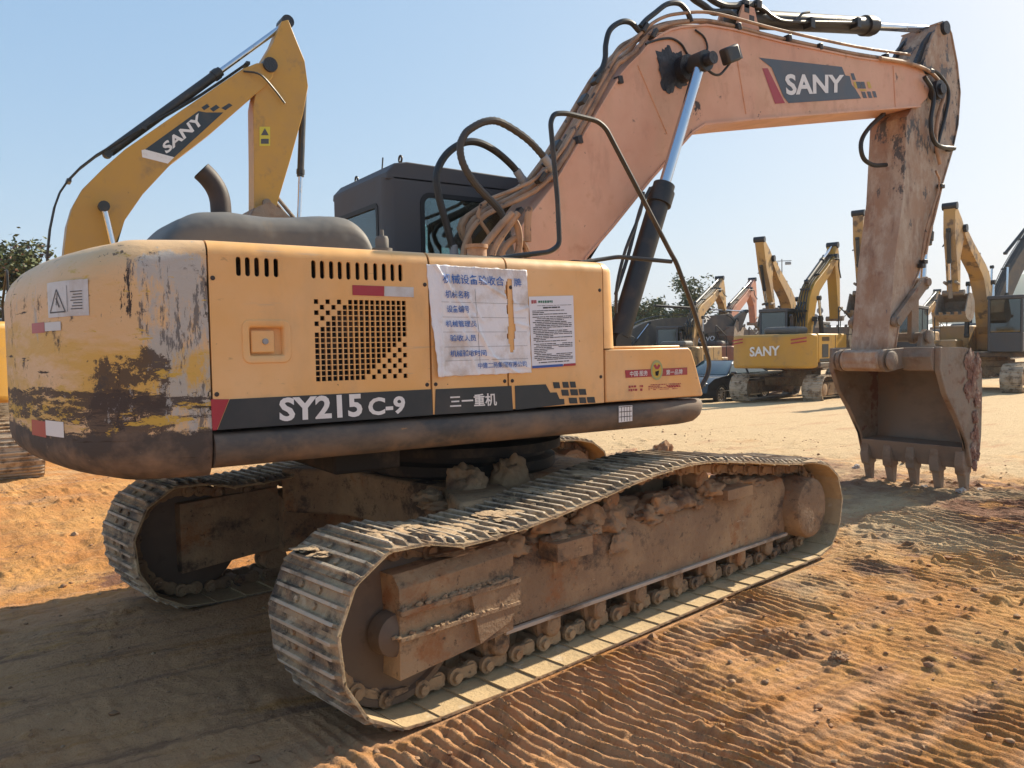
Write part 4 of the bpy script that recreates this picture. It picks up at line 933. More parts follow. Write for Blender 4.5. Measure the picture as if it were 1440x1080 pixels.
pipes('hydraulic_hose', [(spline([(0.039,-0.1,2.271),(0.029,-0.1,2.325),(-0.018,-0.1,2.494),(-0.08,-0.1,2.705),(-0.093,-0.1,2.854),(-0.017,-0.1,2.993),(0.111,-0.1,3.087),(0.239,-0.1,3.113),(0.388,-0.1,3.071),(0.54,-0.1,2.976),(0.639,-0.1,2.872)], 8), .026), (spline([(1.257,-0.2,3.714),(1.315,-0.2,3.777),(1.352,-0.2,3.87),(1.361,-0.2,3.98),(1.406,-0.2,4.097),(1.517,-0.2,4.179),(1.621,-0.2,4.195),(1.711,-0.2,4.147)], 6), .022), (spline([(1.719,-0.2,4.182),(1.789,-0.2,4.252),(1.876,-0.2,4.32),(2.019,-0.2,4.425),(2.157,-0.2,4.46),(2.248,-0.2,4.416),(2.297,-0.2,4.34)], 6), .022), (spline([(2.38,-0.1,4.645),(2.431,-0.1,4.598),(2.56,-0.1,4.566),(2.675,-0.1,4.537),(2.857,-0.1,4.575),(2.978,-0.1,4.545),(3.072,-0.1,4.527)], 6), .03), (spline([(2.579,-0.1,4.667),(2.694,-0.1,4.632),(2.83,-0.1,4.625),(3.016,-0.1,4.665),(3.227,-0.1,4.717),(3.365,-0.1,4.69)], 6), .03), (spline([(1.75,-0.23,4.045),(1.883,-0.23,4.104),(2.034,-0.23,4.144),(2.147,-0.23,4.12),(2.212,-0.23,4.058),(2.262,-0.23,4.026)], 5), .009), (spline([(2.315,-0.23,4.269),(2.416,-0.23,4.231),(2.458,-0.23,4.156),(2.432,-0.23,4.093)], 5), .008)], M['rubber'], boom)
blocks('hose_clamp', [(p, (.07, .09, .08), None) for p in [(3.064,-0.1,4.675),(3.237,-0.1,4.713),(3.129,-0.1,4.551),(3.063,-0.1,4.638)]] + [(p, (.09, .07, .035), Matrix.Rotation(R(-55), 3, 'Y')) for p in [(0.784,-0.2,3.024),(1.257,-0.2,3.692),(1.128,-0.2,3.522),(1.757,-0.2,4.178),(1.857,-0.2,4.153),(0.865,-0.2,3.143),(0.716,-0.2,2.893),(0.508,-0.2,2.618)]], M['black_metal'], boom)
blocks('pipe_clamp', [(p, (.05, .06, .06), Matrix.Rotation(R(-15), 3, 'Y')) for p in [(1.066,-0.21,3.208),(1.479,-0.21,3.721),(2.857,-0.21,4.409),(4.01,-0.21,4.457),(5.107,-0.21,4.564),(3.545,-0.21,4.446)]], M['grease'], boom)
pipes('clamp_stay', [([(3.092,-0.1,4.657),(3.053,-0.1,4.536)], .018), ([(3.227,-0.1,4.686),(3.187,-0.1,4.551)], .018)], M['black_metal'], boom, 6)
runs = []
base = [(.10, 2.20), (.13, 2.36), (.27, 2.55)] + [tuple(p) for p in bo[0:13]]
for k, (yy, off, rad) in enumerate(((-.19, .05, .019), (-.12, .07, .022), (-.04, .05, .022), (.05, .07, .022), (.13, .05, .019), (-.205, .115, .014))):
    pts = []
    for i, p in enumerate(base):
        a = Vector(base[max(i - 1, 0)]); b = Vector(base[min(i + 1, len(base) - 1)]); t = (b - a).normalized(); n = Vector((-t.y, t.x)); q_ = Vector(p) + n * (off + ((.010 * math.sin(i * 1.7 + k)) if i < 9 else 0))
        if i < 2 : q_.x += .05 * k
        pts.append((q_.x, yy + (.008 * math.sin(i * 2.1 + k * 2) if i < 8 else 0), q_.y))
    runs.append((spline(pts, 4), rad))
for l in ([(0.112,-0.45,2.239),(0.154,-0.45,2.341),(0.26,-0.45,2.476),(0.338,-0.45,2.568)], [(0.033,-0.45,2.235),(0.069,-0.45,2.336),(0.173,-0.45,2.451),(0.291,-0.45,2.564)], [(0.333,-0.42,2.252),(0.365,-0.42,2.356),(0.356,-0.42,2.477),(0.288,-0.42,2.569)], [(0.381,-0.5,2.372),(0.385,-0.5,2.516),(0.398,-0.5,2.604)], [(0.201,-0.4,2.248),(0.273,-0.4,2.353),(0.368,-0.4,2.407),(0.438,-0.4,2.338),(0.449,-0.4,2.259)]):
    runs.append((spline(l, 5), .025))
pipes('hydraulic_pipe', runs, M['hardline'], boom, 9)

# ================================================================== undercarriage
TX, TY, TH = .1561, -.1483, .1692
YC = 1.195; PW = .60
path = [(2.15, .022), (1.4, .018), (.6, .012), (-.3, .0), (-1.0, -.005), (-1.55, .0), (-1.72, .015), (-1.86, .075), (-1.97, .19), (-2.035, .36), (-2.03, .54), (-1.96, .68), (-1.86, .765), (-1.73, .80), (-1.6, .79), (-1.44, .745), (-1.18, .742), (-.89, .765), (-.5, .81), (-.07, .87), (.35, .905), (.65, .90), (1.17, .84), (1.6, .78), (1.84, .755), (2.1, .735), (2.30, .69), (2.45, .60), (2.52, .47), (2.53, .32), (2.47, .18), (2.36, .07)]
dp = [Vector((p.x, p.z)) for p in spline([Vector((x, 0, z)) for x, z in path], 12, closed=True)]
per = sum((dp[(i + 1) % len(dp)] - dp[i]).length for i in range(len(dp)))
NS = 49; PIT = per / NS
stn = []; acc = 0; tgt = 0; i = 0
while len(stn) < NS:
    a = dp[i % len(dp)]; b = dp[(i + 1) % len(dp)]; l = (b - a).length
    while acc + l >= tgt and len(stn) < NS: stn.append(a.lerp(b, (tgt - acc) / l)); tgt += PIT
    acc += l; i += 1
seat = []
for k in range(NS):
    a = stn[k]; b = stn[(k + 1) % NS]; seat.append(((a + b) / 2, b - a))
# one triple-grouser shoe: x along the chain, z outward
bm = NB(); L2 = PIT / 2 + .006
prof = [(-L2, .006), (-L2 + .012, .0), (L2 - .022, .0), (L2, -.008), (L2, .004), (L2 - .02, .012), (L2 - .03, .014)]
top = [(.0785, .014), (.072, .036), (.058, .036), (.052, .014), (.012, .014), (.006, .034), (-.008, .034), (-.014, .014), (-.058, .014), (-.066, .036), (-.08, .038), (-.088, .016), (-L2, .016)]
out = prof + top
def shoe_ring(y, flatten):
    return [bm.verts.new((x, y, (min(z, .016 + (z - .016) * flatten) if z > .016 else z))) for x, z in out]
ys = [(-.30, .0), (-.285, .25), (-.255, 1), (.255, 1), (.285, .25), (.30, .0)]
prev = None
for y, fl in ys:
    ring = shoe_ring(y, fl)
    if prev:
        for k in range(len(out)): bm.faces.new((prev[k], prev[(k + 1) % len(out)], ring[(k + 1) % len(out)], ring[k]))
    else: bm.faces.new(ring)
    prev = ring
bm.faces.new(prev[::-1])
for x in (-.035, .032):
    for y in (-.075, .075): lathe(bm, (x, y, .012), (0, 0, 1), [(0, .016), (.014, .016), (.016, .012)], 6)
shoe0 = mesh_obj('track_shoe', bm, M['shoe'], None, smooth=25)
shoe_me = shoe0.data; bpy.data.objects.remove(shoe0)
# track frame
bm = NB()
def hull(bm, sec0, sec1, x0, x1):
    a = [bm.verts.new((x0, y, z)) for y, z in sec0]; b = [bm.verts.new((x1, y, z)) for y, z in sec1]; n = len(a)
    for k in range(n): bm.faces.new((a[k], a[(k + 1) % n], b[(k + 1) % n], b[k]))
    bm.faces.new(a[::-1]); bm.faces.new(b)
secA = [(-1.32, .215), (-1.325, .50), (-1.27, .60), (-1.13, .655), (-.98, .60), (-.98, .215)]
secB = [(-1.32, .20), (-1.325, .555), (-1.30, .625), (-1.13, .66), (-.98, .60), (-.98, .20)]
hull(bm, secA, secB, -1.0, 1.93)
hull(bm, [(-1.42, .19), (-1.43, .60), (-1.38, .655), (-1.05, .655), (-1.05, .19)], [(-1.41, .24), (-1.42, .63), (-1.36, .68), (-1.05, .68), (-1.05, .24)], -1.70, -1.0)   # idler yoke cover
box2(bm, -1.71, -.985, -1.455, -1.42, .485, .51); box2(bm, -1.71, -.985, -1.45, -1.42, .37, .39)   # two ribs
prism(bm, [(-1.25, .24), (-1.05, .30), (-.98, .42), (-.98, .5), (-1.3, .5)], -1.445, -1.32)
box2(bm, -.70, -.42, -1.44, -1.3, .52, .62); box2(bm, .98, 1.30, -1.42, -1.3, .60, .67)          # step brackets
box2(bm, -.62, -.58, -1.328, -1.324, .40, .49)
trf = mesh_obj('track_frame', bm, M['steel_mud'], EX, loc=(TX, TY, 0), rot=(0, 0, TH), bevel=.01)
M['clay_pack'] = mat('packed_clay', (.36, .23, .125), .95, layers=[((.32, .22, .135), 6, .48, .62, 12, I3, {}), ((.11, .06, .035), 5, .5, .68, 12, I3, dict(fac=.9))], bump=[(24, .9, .02, 12, I3)])
bm = NB(); box2(bm, -.99, 1.93, -1.347, -1.322, .190, .212); mesh_obj('lit_flange_line', bm, M['lit_edge'], trf, bevel=.003)
# idler
bm = NB(); lathe(bm, (-1.63, -1.30, .40), (0, 1, 0), [(-.03, .06), (-.03, .10), (0, .11), (.02, .29), (.022, .33), (.0, .34), (.005, .372), (.05, .385), (.14, .385), (.16, .34), (.165, .1)], 64)
lathe(bm, (-1.70, -1.42, .39), (0, 1, 0), [(0, .05), (.02, .095), (.1, .10)], 24)
mesh_obj('idler_wheel', bm, M['wheel'], trf, smooth=30)
# sprocket and final drive
bm = NB(); n = 42; so_ = []
for k in range(n):
    a = 2 * math.pi * k / n; r_ = .335 if k % 2 else .285; so_.append((2.13 + r_ * math.cos(a), .375 + r_ * math.sin(a)))
prism(bm, so_, -1.22, -1.17); mesh_obj('sprocket', bm, M['steel_mud'], trf, bevel=.004)
bm = NB(); lathe(bm, (2.13, -1.0, .385), (0, -1, 0), [(0, .25), (.16, .25), (.17, .235), (.42, .23), (.44, .222), (.452, .20), (.454, .19)], 44)
mesh_obj('final_drive', bm, M['steel_mud'], trf, smooth=30)
bm = NB(); box2(bm, 1.9, 2.2, -1.28, -.99, .18, .60); mesh_obj('drive_bracket', bm, M['steel_mud'], trf, bevel=.03)
# rollers
for k in range(8):
    x = -1.0 + k * .385; bm = NB()
    lathe(bm, (x, -1.33, .135), (0, 1, 0), [(0, .04), (.01, .055), (.05, .06), (.052, .088), (.075, .09), (.08, .072), (.20, .072), (.205, .09), (.228, .088), (.23, .04)], 24)
    box2(bm, x - .05, x + .05, -1.325, -1.29, .12, .21)
    mesh_obj('track_roller', bm, M['steel_mud'], trf, smooth=30)
for x, z in ((-.07, .72), (.88, .71)):
    bm = NB(); lathe(bm, (x, -1.30, z + .03), (0, 1, 0), [(0, .055), (.02, .068), (.13, .068), (.135, .085), (.16, .085)], 24); box2(bm, x - .05, x + .05, -1.14, -1.0, .55, z + .06)
    mesh_obj('carrier_roller', bm, M['steel_mud'], trf, smooth=30)
# link chain on the inside of the shoes
bm = NB()
for c, d in seat:
    t = d.normalized(); o_ = Vector((t.y, -t.x)) * -1; o_ = Vector((-t.y, t.x)) * 1.0
    inn = -Vector((t.y, -t.x)) if False else Vector((0, 0))
    nrm = Vector((t.y, -t.x))   # outward guess, corrected below
    ctr = Vector((.2, .42)); nrm = nrm if (c - ctr).dot(nrm) > 0 or abs(t.y) < .3 else -nrm
    if abs(t.y) < .3: nrm = Vector((0, -1)) if c.y < .3 else Vector((0, 1)); 
    h_ = .088
    for sy, jog in ((-1, 1), (1, 1)):
        for e, yo in ((-1, .075), (1, .098)):
            y = -YC + sy * yo; p = c - nrm * .055 + t * e * PIT * .27
            cyl(bm, (p.x, y - .011 * sy, p.y), (p.x, y + .011 * sy, p.y), .043, n=12)
        y = -YC + sy * .087
        q0 = c - nrm * .03 - t * PIT * .42; q1 = c - nrm * .03 + t * PIT * .42; q2 = c - nrm * .085 + t * PIT * .34; q3 = c - nrm * .085 - t * PIT * .34
        prism(bm, [q0, q1, q2, q3], y - .011, y + .011)
    p = c - nrm * .055 + t * PIT * .27; cyl(bm, (p.x, -YC - .13, p.y), (p.x, -YC + .13, p.y), .024, n=12)
chain = mesh_obj('link_chain', bm, M['steel_mud'], trf, smooth=30)
def place_shoes(parent, jitter):
    for c, d in seat:
        o = bpy.data.objects.new('track_shoe', shoe_me); col.objects.link(o); o.parent = parent
        ang = math.atan2(d.y, d.x)          # path runs clockwise seen from -y: outward is -z_local turned below
        X = Vector((d.x, 0, d.y)).normalized(); Z = Vector((d.y, 0, -d.x)).normalized()
        ctr = Vector((.2, .40))
        if (c.x < 2.0 and c.x > -1.6): Z = Vector((0, 0, 1)) * (1 if c.y > .4 else -1); Z = (Z - X * Z.dot(X)).normalized()
        elif Z.dot(Vector((c.x - (1.9 if c.x > 0 else -1.5), 0, c.y - .4))) < 0: Z = -Z
        Y = Z.cross(X); mt = Matrix((X, Y, Z)).transposed().to_4x4()
        mt = Matrix.Translation((c.x, -YC, c.y)) @ mt @ Matrix.Rotation(R(jitter.uniform(-1.2, 1.2)), 4, 'Y')
        o.matrix_local = mt
place_shoes(trf, random.Random(2))
# dried mud on the shoes and the frame (near track)
bm = NB(); mr_ = random.Random(12)
for k in range(60):
    c, d = seat[mr_.randrange(NS)]
    if c.y < .7 and not (c.x < -1.5 and c.y > .3): continue
    up = c.y > .68
    if up:
        lump(bm, (c.x + mr_.uniform(-.05, .05), -YC + mr_.uniform(-.24, .24), c.y + .016), (mr_.uniform(.03, .10), mr_.uniform(.03, .12), mr_.uniform(.006, .014)), 200 + k, 4, .7)
for (x, y, s_, h_) in ((-1.62, -1.33, .10, .03), (-1.70, -1.27, .09, .028), (-1.35, -1.30, .13, .03), (-1.25, -1.28, .10, .03), (-.95, -1.32, .10, .03), (-.8, -1.3, .07, .025), (.0, -1.3, .09, .02), (-1.45, -1.05, .1, .02)):
    zt = min(seat, key=lambda q: abs(q[0].x - x) + (10 if q[0].y < .6 else 0))[0].y
    lump(bm, (x, max(y, -1.26), zt + .016), (s_, s_ * 1.1, h_ * .55), int(300 + x * 100), 4, .7)
tag(mesh_obj('dried_mud', bm, M['clay_dry'], trf, smooth=60), kind='stuff')
bm = NB()
for k, (x, y, z, sx, sy, sz) in enumerate(((-.55, -1.16, .62, .20, .12, .10), (-.45, -1.30, .62, .13, .09, .045), (-.25, -1.1, .62, .16, .14, .12), (.15, -1.12, .62, .2, .14, .10), (.5, -1.15, .62, .2, .13, .08), (.95, -1.18, .63, .18, .14, .10), (1.0, -1.25, .68, .08, .06, .045), (1.15, -1.27, .69, .06, .05, .04), (-.8, -1.15, .63, .2, .15, .08), (-.62, -1.35, .625, .08, .06, .025), (1.5, -1.12, .62, .2, .15, .08), (.3, -1.3, .56, .1, .05, .05), (-1.3, -1.3, .68, .14, .1, .02), (-.1, -1.25, .60, .14, .10, .12), (.25, -1.28, .60, .10, .07, .07), (.62, -1.24, .62, .16, .11, .10), (-.35, -1.36, .62, .07, .06, .04), (1.3, -1.22, .65, .12, .09, .06), (1.6, -1.26, .62, .10, .06, .05), (-.9, -1.28, .60, .12, .08, .08), (.78, -1.32, .58, .05, .03, .04), (-.05, -1.345, .47, .10, .02, .08), (-.3, -1.27, .66, .15, .10, .10), (.4, -1.30, .62, .12, .06, .09), (.95, -1.30, .66, .11, .08, .07), (-1.15, -1.2, .70, .10, .08, .06), (-.62, -1.25, .68, .13, .10, .09))):
    lump(bm, (x, y, z), (sx, sy, sz), 400 + k, 4, .36)
for k in range(60):
    x = mr_.uniform(-1.7, 1.2); lump(bm, (x, -1.42 if x < -1 else mr_.uniform(-1.34, -1.2), .515 if x < -1 else .62), (mr_.uniform(.008, .025),) * 2 + (.012,), 500 + k, 2, .5)
for k in range(70):
    lump(bm, (mr_.uniform(-1.75, -1.0), mr_.uniform(-1.445, -1.43), mr_.choice((.512, .392, .512))), (mr_.uniform(.008, .022), .01, mr_.uniform(.006, .014)), 700 + k, 2, .5)
tag(mesh_obj('packed_mud', bm, M['clay_pack'], trf, smooth=60), kind='stuff')
# the other track: same meshes mirrored across the machine
def mirror_tree(src):
    c = src.copy(); col.objects.link(c); c.parent = EX; c.location = (TX, TY, 0)
    c.scale = (1, -1, 1)
    for ch in src.children:
        if ch.name.startswith(('dried_mud', 'packed_mud')): continue
        d = ch.copy(); col.objects.link(d); d.parent = c
    return c
mirror_tree(trf)
# centre frame and slewing ring
bm = NB()
prism(bm, [(-.75, -.55), (-1.0, -1.0), (-.6, -1.0), (-.35, -.62), (.35, -.62), (.6, -1.0), (1.0, -1.0), (.75, -.55), (.75, .55), (1.0, 1.0), (.6, 1.0), (.35, .62), (-.35, .62), (-.6, 1.0), (-1.0, 1.0), (-.75, .55)], .50, .82, 'z')
mesh_obj('centre_frame', bm, M['steel_mud'], EX, loc=(TX, TY, 0), rot=(0, 0, TH), bevel=.02)
bm = NB()
for k, (p, s_) in enumerate(zip([(-0.043,-0.86,0.858),(-0.346,-0.86,0.855),(-0.181,-0.86,0.776),(-0.519,-0.86,0.772),(0.086,-0.86,0.809),(-0.622,-0.86,0.826),(-0.273,-0.86,0.769)], ((.13, .12, .17), (.14, .12, .14), (.22, .14, .07), (.16, .12, .06), (.10, .1, .08), (.1, .1, .05), (.2, .16, .06)))):
    lump(bm, (p[0], p[1], p[2] - .04), [v * .9 for v in s_], 900 + k, 4, .36)
tag(mesh_obj('caked_mud', bm, M['clay_pack'], EX, smooth=60), kind='stuff')
bm = NB(); lathe(bm, (TX * .5, TY * .5, .80), (0, 0, 1), [(0, .62), (.04, .66), (.10, .66), (.12, .60), (.16, .60), (.165, .70), (.222, .70)], 64)
mesh_obj('slewing_ring', bm, M['under'], EX, smooth=30)
bm = NB(); box2(bm, -1.2, -.8, -.9, .3, .98, 1.149); mesh_obj('belly_guard', bm, M['under'], EX, bevel=.02)
# ================================================================== ground
def gh_arr(x, y):
    n1 = fbm(x * .35, y * .35, 4, 3) - .5; h = .07 * n1
    n2 = fbm(x * 1.6, y * 1.6, 5, 11) - .5; h = h + .040 * n2
    wob = .16 * fbm(x * .45 + 5, y * .45, 2, 21) + .03 * fbm(x * 1.5, y * 1.0, 2, 23)
    # grouser prints: long ridges across the driving direction
    rot_ = .16; u = x * math.cos(rot_) + y * math.sin(rot_) + wob
    ph = u / .066; fl = np.floor(ph); saw = ph - fl; ridge = np.where(saw < .38, saw / .38, 1 - (saw - .38) / .62) ** 1.15
    per = np.clip(.7 + 3.2 * (fbm(x * 1.6, y * .8, 3, 71) - .47), .22, 1.5)
    near = np.clip((-1.0 - (y - .17 * x)) / .5, 0, 1) * np.clip((8 - x) / 2, 0, 1)
    m = .35 + .65 * np.clip((fbm(x * .5 + 9, y * .7, 3, 31) - .38) * 7, 0, 1)
    h = h + .036 * ridge * per * m * near + .013 * (fbm(x * 20, y * 20, 4, 39) - .5) * np.clip((7 - np.hypot(x - 1, y + 2)) / 3, 0, 1)
    left = np.clip((y - 1.4) / 1., 0, 1) * np.clip((-1 - x) / 1, 0, 1) + .5 * np.clip((x - 2.6) / .6, 0, 1) * np.clip((4 - np.abs(y)) / 2, 0, 1)
    h = h + (.030 * (fbm(x * 5, y * 5, 4, 41) - .5)) * (1 + 2 * left) + .018 * (fbm(x * 16, y * 16, 3, 43) - .5) * np.clip((12 - np.hypot(x, y + 1)) / 6, .15, 1)
    cl = np.clip((fbm(x * 9, y * 9, 3, 51) - .66) * 8, 0, 1); cm = np.clip((fbm(x * .8, y * .8, 3, 53) - .42) * 4, 0, 1); h = h + .035 * cl * cm
    # smooth dragged lane between the tracks, flat far yard
    lane = np.exp(-((y - .35 * (x + 2.7) + .35) / .45) ** 2) * np.clip((.5 - x) / 1., 0, 1); h = h * (1 - .6 * lane)
    # berm of soil thrown up along the left track
    d = np.hypot(x, y); far = np.clip((d - 7) / 8, 0, 1); h = h * (1 - .72 * far)
    dep = x * .555 + y * .832; h = h - .55 * np.clip((dep - 12) / 16, 0, 1) * np.clip((y - .38 * x) / 6, 0, 1)
    # bear the machine: soil flush under both tracks
    c_, s_ = math.cos(TH), math.sin(TH); xl = (x - TX) * c_ + (y - TY) * s_; yl = -(x - TX) * s_ + (y - TY) * c_
    for sg in (-1, 1):
        w = np.clip(1.2 - np.maximum(np.abs(yl - sg * 1.195) - .30, 0) / .10, 0, 1) * np.clip(1 - np.maximum(np.abs(xl - .25) - 2.05, 0) / .15, 0, 1)
        h = h * (1 - w) + (-.025) * w
        edge = np.exp(-((np.abs(yl - sg * 1.195) - .38) / .05) ** 2) * np.clip(1 - np.maximum(np.abs(xl - .25) - 2.1, 0) / .3, 0, 1)
        h = h + .022 * edge * fbm(x * 7, y * 7, 3, 61)
    return h
def axis_pts(lo, hi, a, b, fine):
    out_ = list(np.arange(a, b, fine)); s = fine; x = b
    while x < hi: out_.append(x); s *= 1.035; x += s
    out_.append(hi); s = fine; x = a
    while x > lo: s *= 1.045; x -= s; out_.append(x)
    out_.append(lo); return np.array(sorted(set(np.round(out_, 4))))
GU = axis_pts(-320, 900, -3.9, 6.6, .0115); GV = axis_pts(-60, 900, -4.7, 2.2, .019)   # grid lines run along the ridges
UU, VV = np.meshgrid(GU, GV, indexing='ij'); XX = UU * math.cos(.16) - VV * math.sin(.16); YY = UU * math.sin(.16) + VV * math.cos(.16); ZZ = gh_arr(XX, YY)
co = np.stack([XX, YY, ZZ], -1).reshape(-1, 3); nx, ny = len(GU), len(GV)
idx = np.arange(nx * ny).reshape(nx, ny); quads = np.stack([idx[:-1, :-1], idx[1:, :-1], idx[1:, 1:], idx[:-1, 1:]], -1).reshape(-1, 4)
me = bpy.data.meshes.new('ground'); me.vertices.add(len(co)); me.vertices.foreach_set('co', co.ravel()); me.loops.add(quads.size); me.loops.foreach_set('vertex_index', quads.ravel())
me.polygons.add(len(quads)); me.polygons.foreach_set('loop_start', np.arange(0, quads.size, 4)); me.polygons.foreach_set('loop_total', np.full(len(quads), 4)); me.update(calc_edges=True)
me.polygons.foreach_set('use_smooth', np.ones(len(quads), bool))
M['ground'] = mat('ochre_clay', (.47, .20, .050), .95, layers=[
    ((.56, .28, .082), .9, .42, .60, 10, I3, {}), ((.28, .11, .036), 1.5, .52, .64, 12, (1, .6, 1), dict(fac=.6, nr=.7)),
    ((.62, .37, .14), 3.0, .56, .68, 12, (1, 1.4, 1), dict(fac=.75, nr=.7)), ((.11, .048, .024), 3.5, .57, .65, 12, (1.5, .6, 1), dict(fac=.9, nr=.74)),
    ((.15, .060, .036), 2.2, .54, .60, 12, I3, dict(fac=.85, bias=[(0, 2.8, 4.2, .15), (0, 6.6, 7.4, -.22), (1, 2.0, 3.0, -.2), (1, -1.6, -2.4, -.08)])),
    ((.58, .305, .14), 1.3, .46, .58, 12, (.45, 3.2, 1, -.42), dict(fac=.9, nr=.65, bias=[(0, .6, -1.0, .10), (0, .8, 1.6, -.3), (1, .9, 1.6, -.3)])),  # pale dragged streaks, coloured lighter and warmer to lift the shaded lane
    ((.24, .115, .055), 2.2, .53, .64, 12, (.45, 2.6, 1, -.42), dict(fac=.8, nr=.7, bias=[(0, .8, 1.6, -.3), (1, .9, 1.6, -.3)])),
    ((.54, .385, .21), .35, .36, .50, 12, I3, dict(fac=.95, nr=.65, bias=[(1, 2.2, 5.5, .16), (0, 8.5, 11, .22), (0, 7.5, 4.5, -.14), (0, 2, -1, -.16)])),
    ((.46, .26, .13), .6, .55, .63, 12, (.5, 2.5, 1, .6), dict(fac=.75, nr=.7)), ((.30, .15, .08), 2.2, .60, .68, 12, (.4, 2.5, 1, .6), dict(fac=.85, nr=.7)),
    ((.66, .48, .29), 45, .66, .72, 3, I3, dict(fac=.6)), ((.09, .042, .022), 22, .60, .68, 10, I3, dict(fac=.8, nr=.7))],
    bump=[(9, .8, .035, 10, I3), (35, 1.0, .02, 12, I3), (140, .5, .004, 6, I3)])
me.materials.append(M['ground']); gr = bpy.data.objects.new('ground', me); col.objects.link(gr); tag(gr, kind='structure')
def gz(x, y): return float(gh_arr(np.array([[x]]), np.array([[y]]))[0, 0])


# ================================================================== other excavators, built in their own metres
def chordmap(F, T):
    F = Vector(F); T = Vector(T); d = T - F; L_ = d.length; d = d.normalized(); n = Vector((-d.y, d.x))
    return lambda u, v: (F.x + d.x * u * L_ + n.x * v * L_, F.y + d.y * u * L_ + n.y * v * L_)
def belt(name, parent, y, body_mat, Lh=1.75, r=.42, w=.6):
    """crawler: frame, belt with grouser ridges, wheels"""
    bm = NB(); box2(bm, -Lh + .45, Lh - .35, y - .17, y + .17, .22, .62)
    fr_ = mesh_obj(name, bm, M['steel_mud'], parent, bevel=.03)
    pts = []
    for k in range(9): a = math.pi / 2 + math.pi * k / 8; pts.append((-Lh + r * math.cos(a), r + r * math.sin(a)))
    for k in range(9): a = -math.pi / 2 + math.pi * k / 8; pts.append((Lh + r * math.cos(a), r + r * math.sin(a)))
    pts.append((Lh * .4, 2 * r - .0)); pts.append((0, 2 * r - .03)); pts.append((-Lh * .5, 2 * r - .05))
    P = [Vector(p) for p in pts]; per_ = sum((P[(i + 1) % len(P)] - P[i]).length for i in range(len(P))); n = 46; st = per_ / n
    S = []; acc = 0; tg = 0
    for i in range(len(P)):
        a, b = P[i], P[(i + 1) % len(P)]; l = (b - a).length
        while tg < acc + l and len(S) < n: S.append(a.lerp(b, (tg - acc) / l)); tg += st
        acc += l
    bm = NB()
    for k in range(n):
        a = S[k]; b = S[(k + 1) % n]; c = (a + b) / 2; d = b - a; ang = math.atan2(d.y, d.x)
        box(bm, (c.x, y, c.y), (d.length * 1.02, w, .03), Matrix.Rotation(-ang, 3, 'Y'))
        nn = Vector((d.y, -d.x)).normalized()
        for e in (-.3, .0, .3): box(bm, (c.x + d.x * e + nn.x * .02, y, c.y + d.y * e + nn.y * .02), (.018, w * .96, .05), Matrix.Rotation(-ang, 3, 'Y'))
    mesh_obj('track_belt', bm, M['shoe'], fr_, smooth=0)
    for x, rr_ in ((-Lh, .33), (Lh, .33)):
        bm = NB(); s = -1 if y < 0 else 1
        lathe(bm, (x, y - .1, r), (0, 1, 0), [(0, rr_), (.2, rr_)], 24); lathe(bm, (x, y + s * .1, r), (0, s, 0), [(0, .2), (.14, .2), (.15, .17)], 20)
        mesh_obj('idler_wheel', bm, M['steel_mud'], fr_)
    return fr_
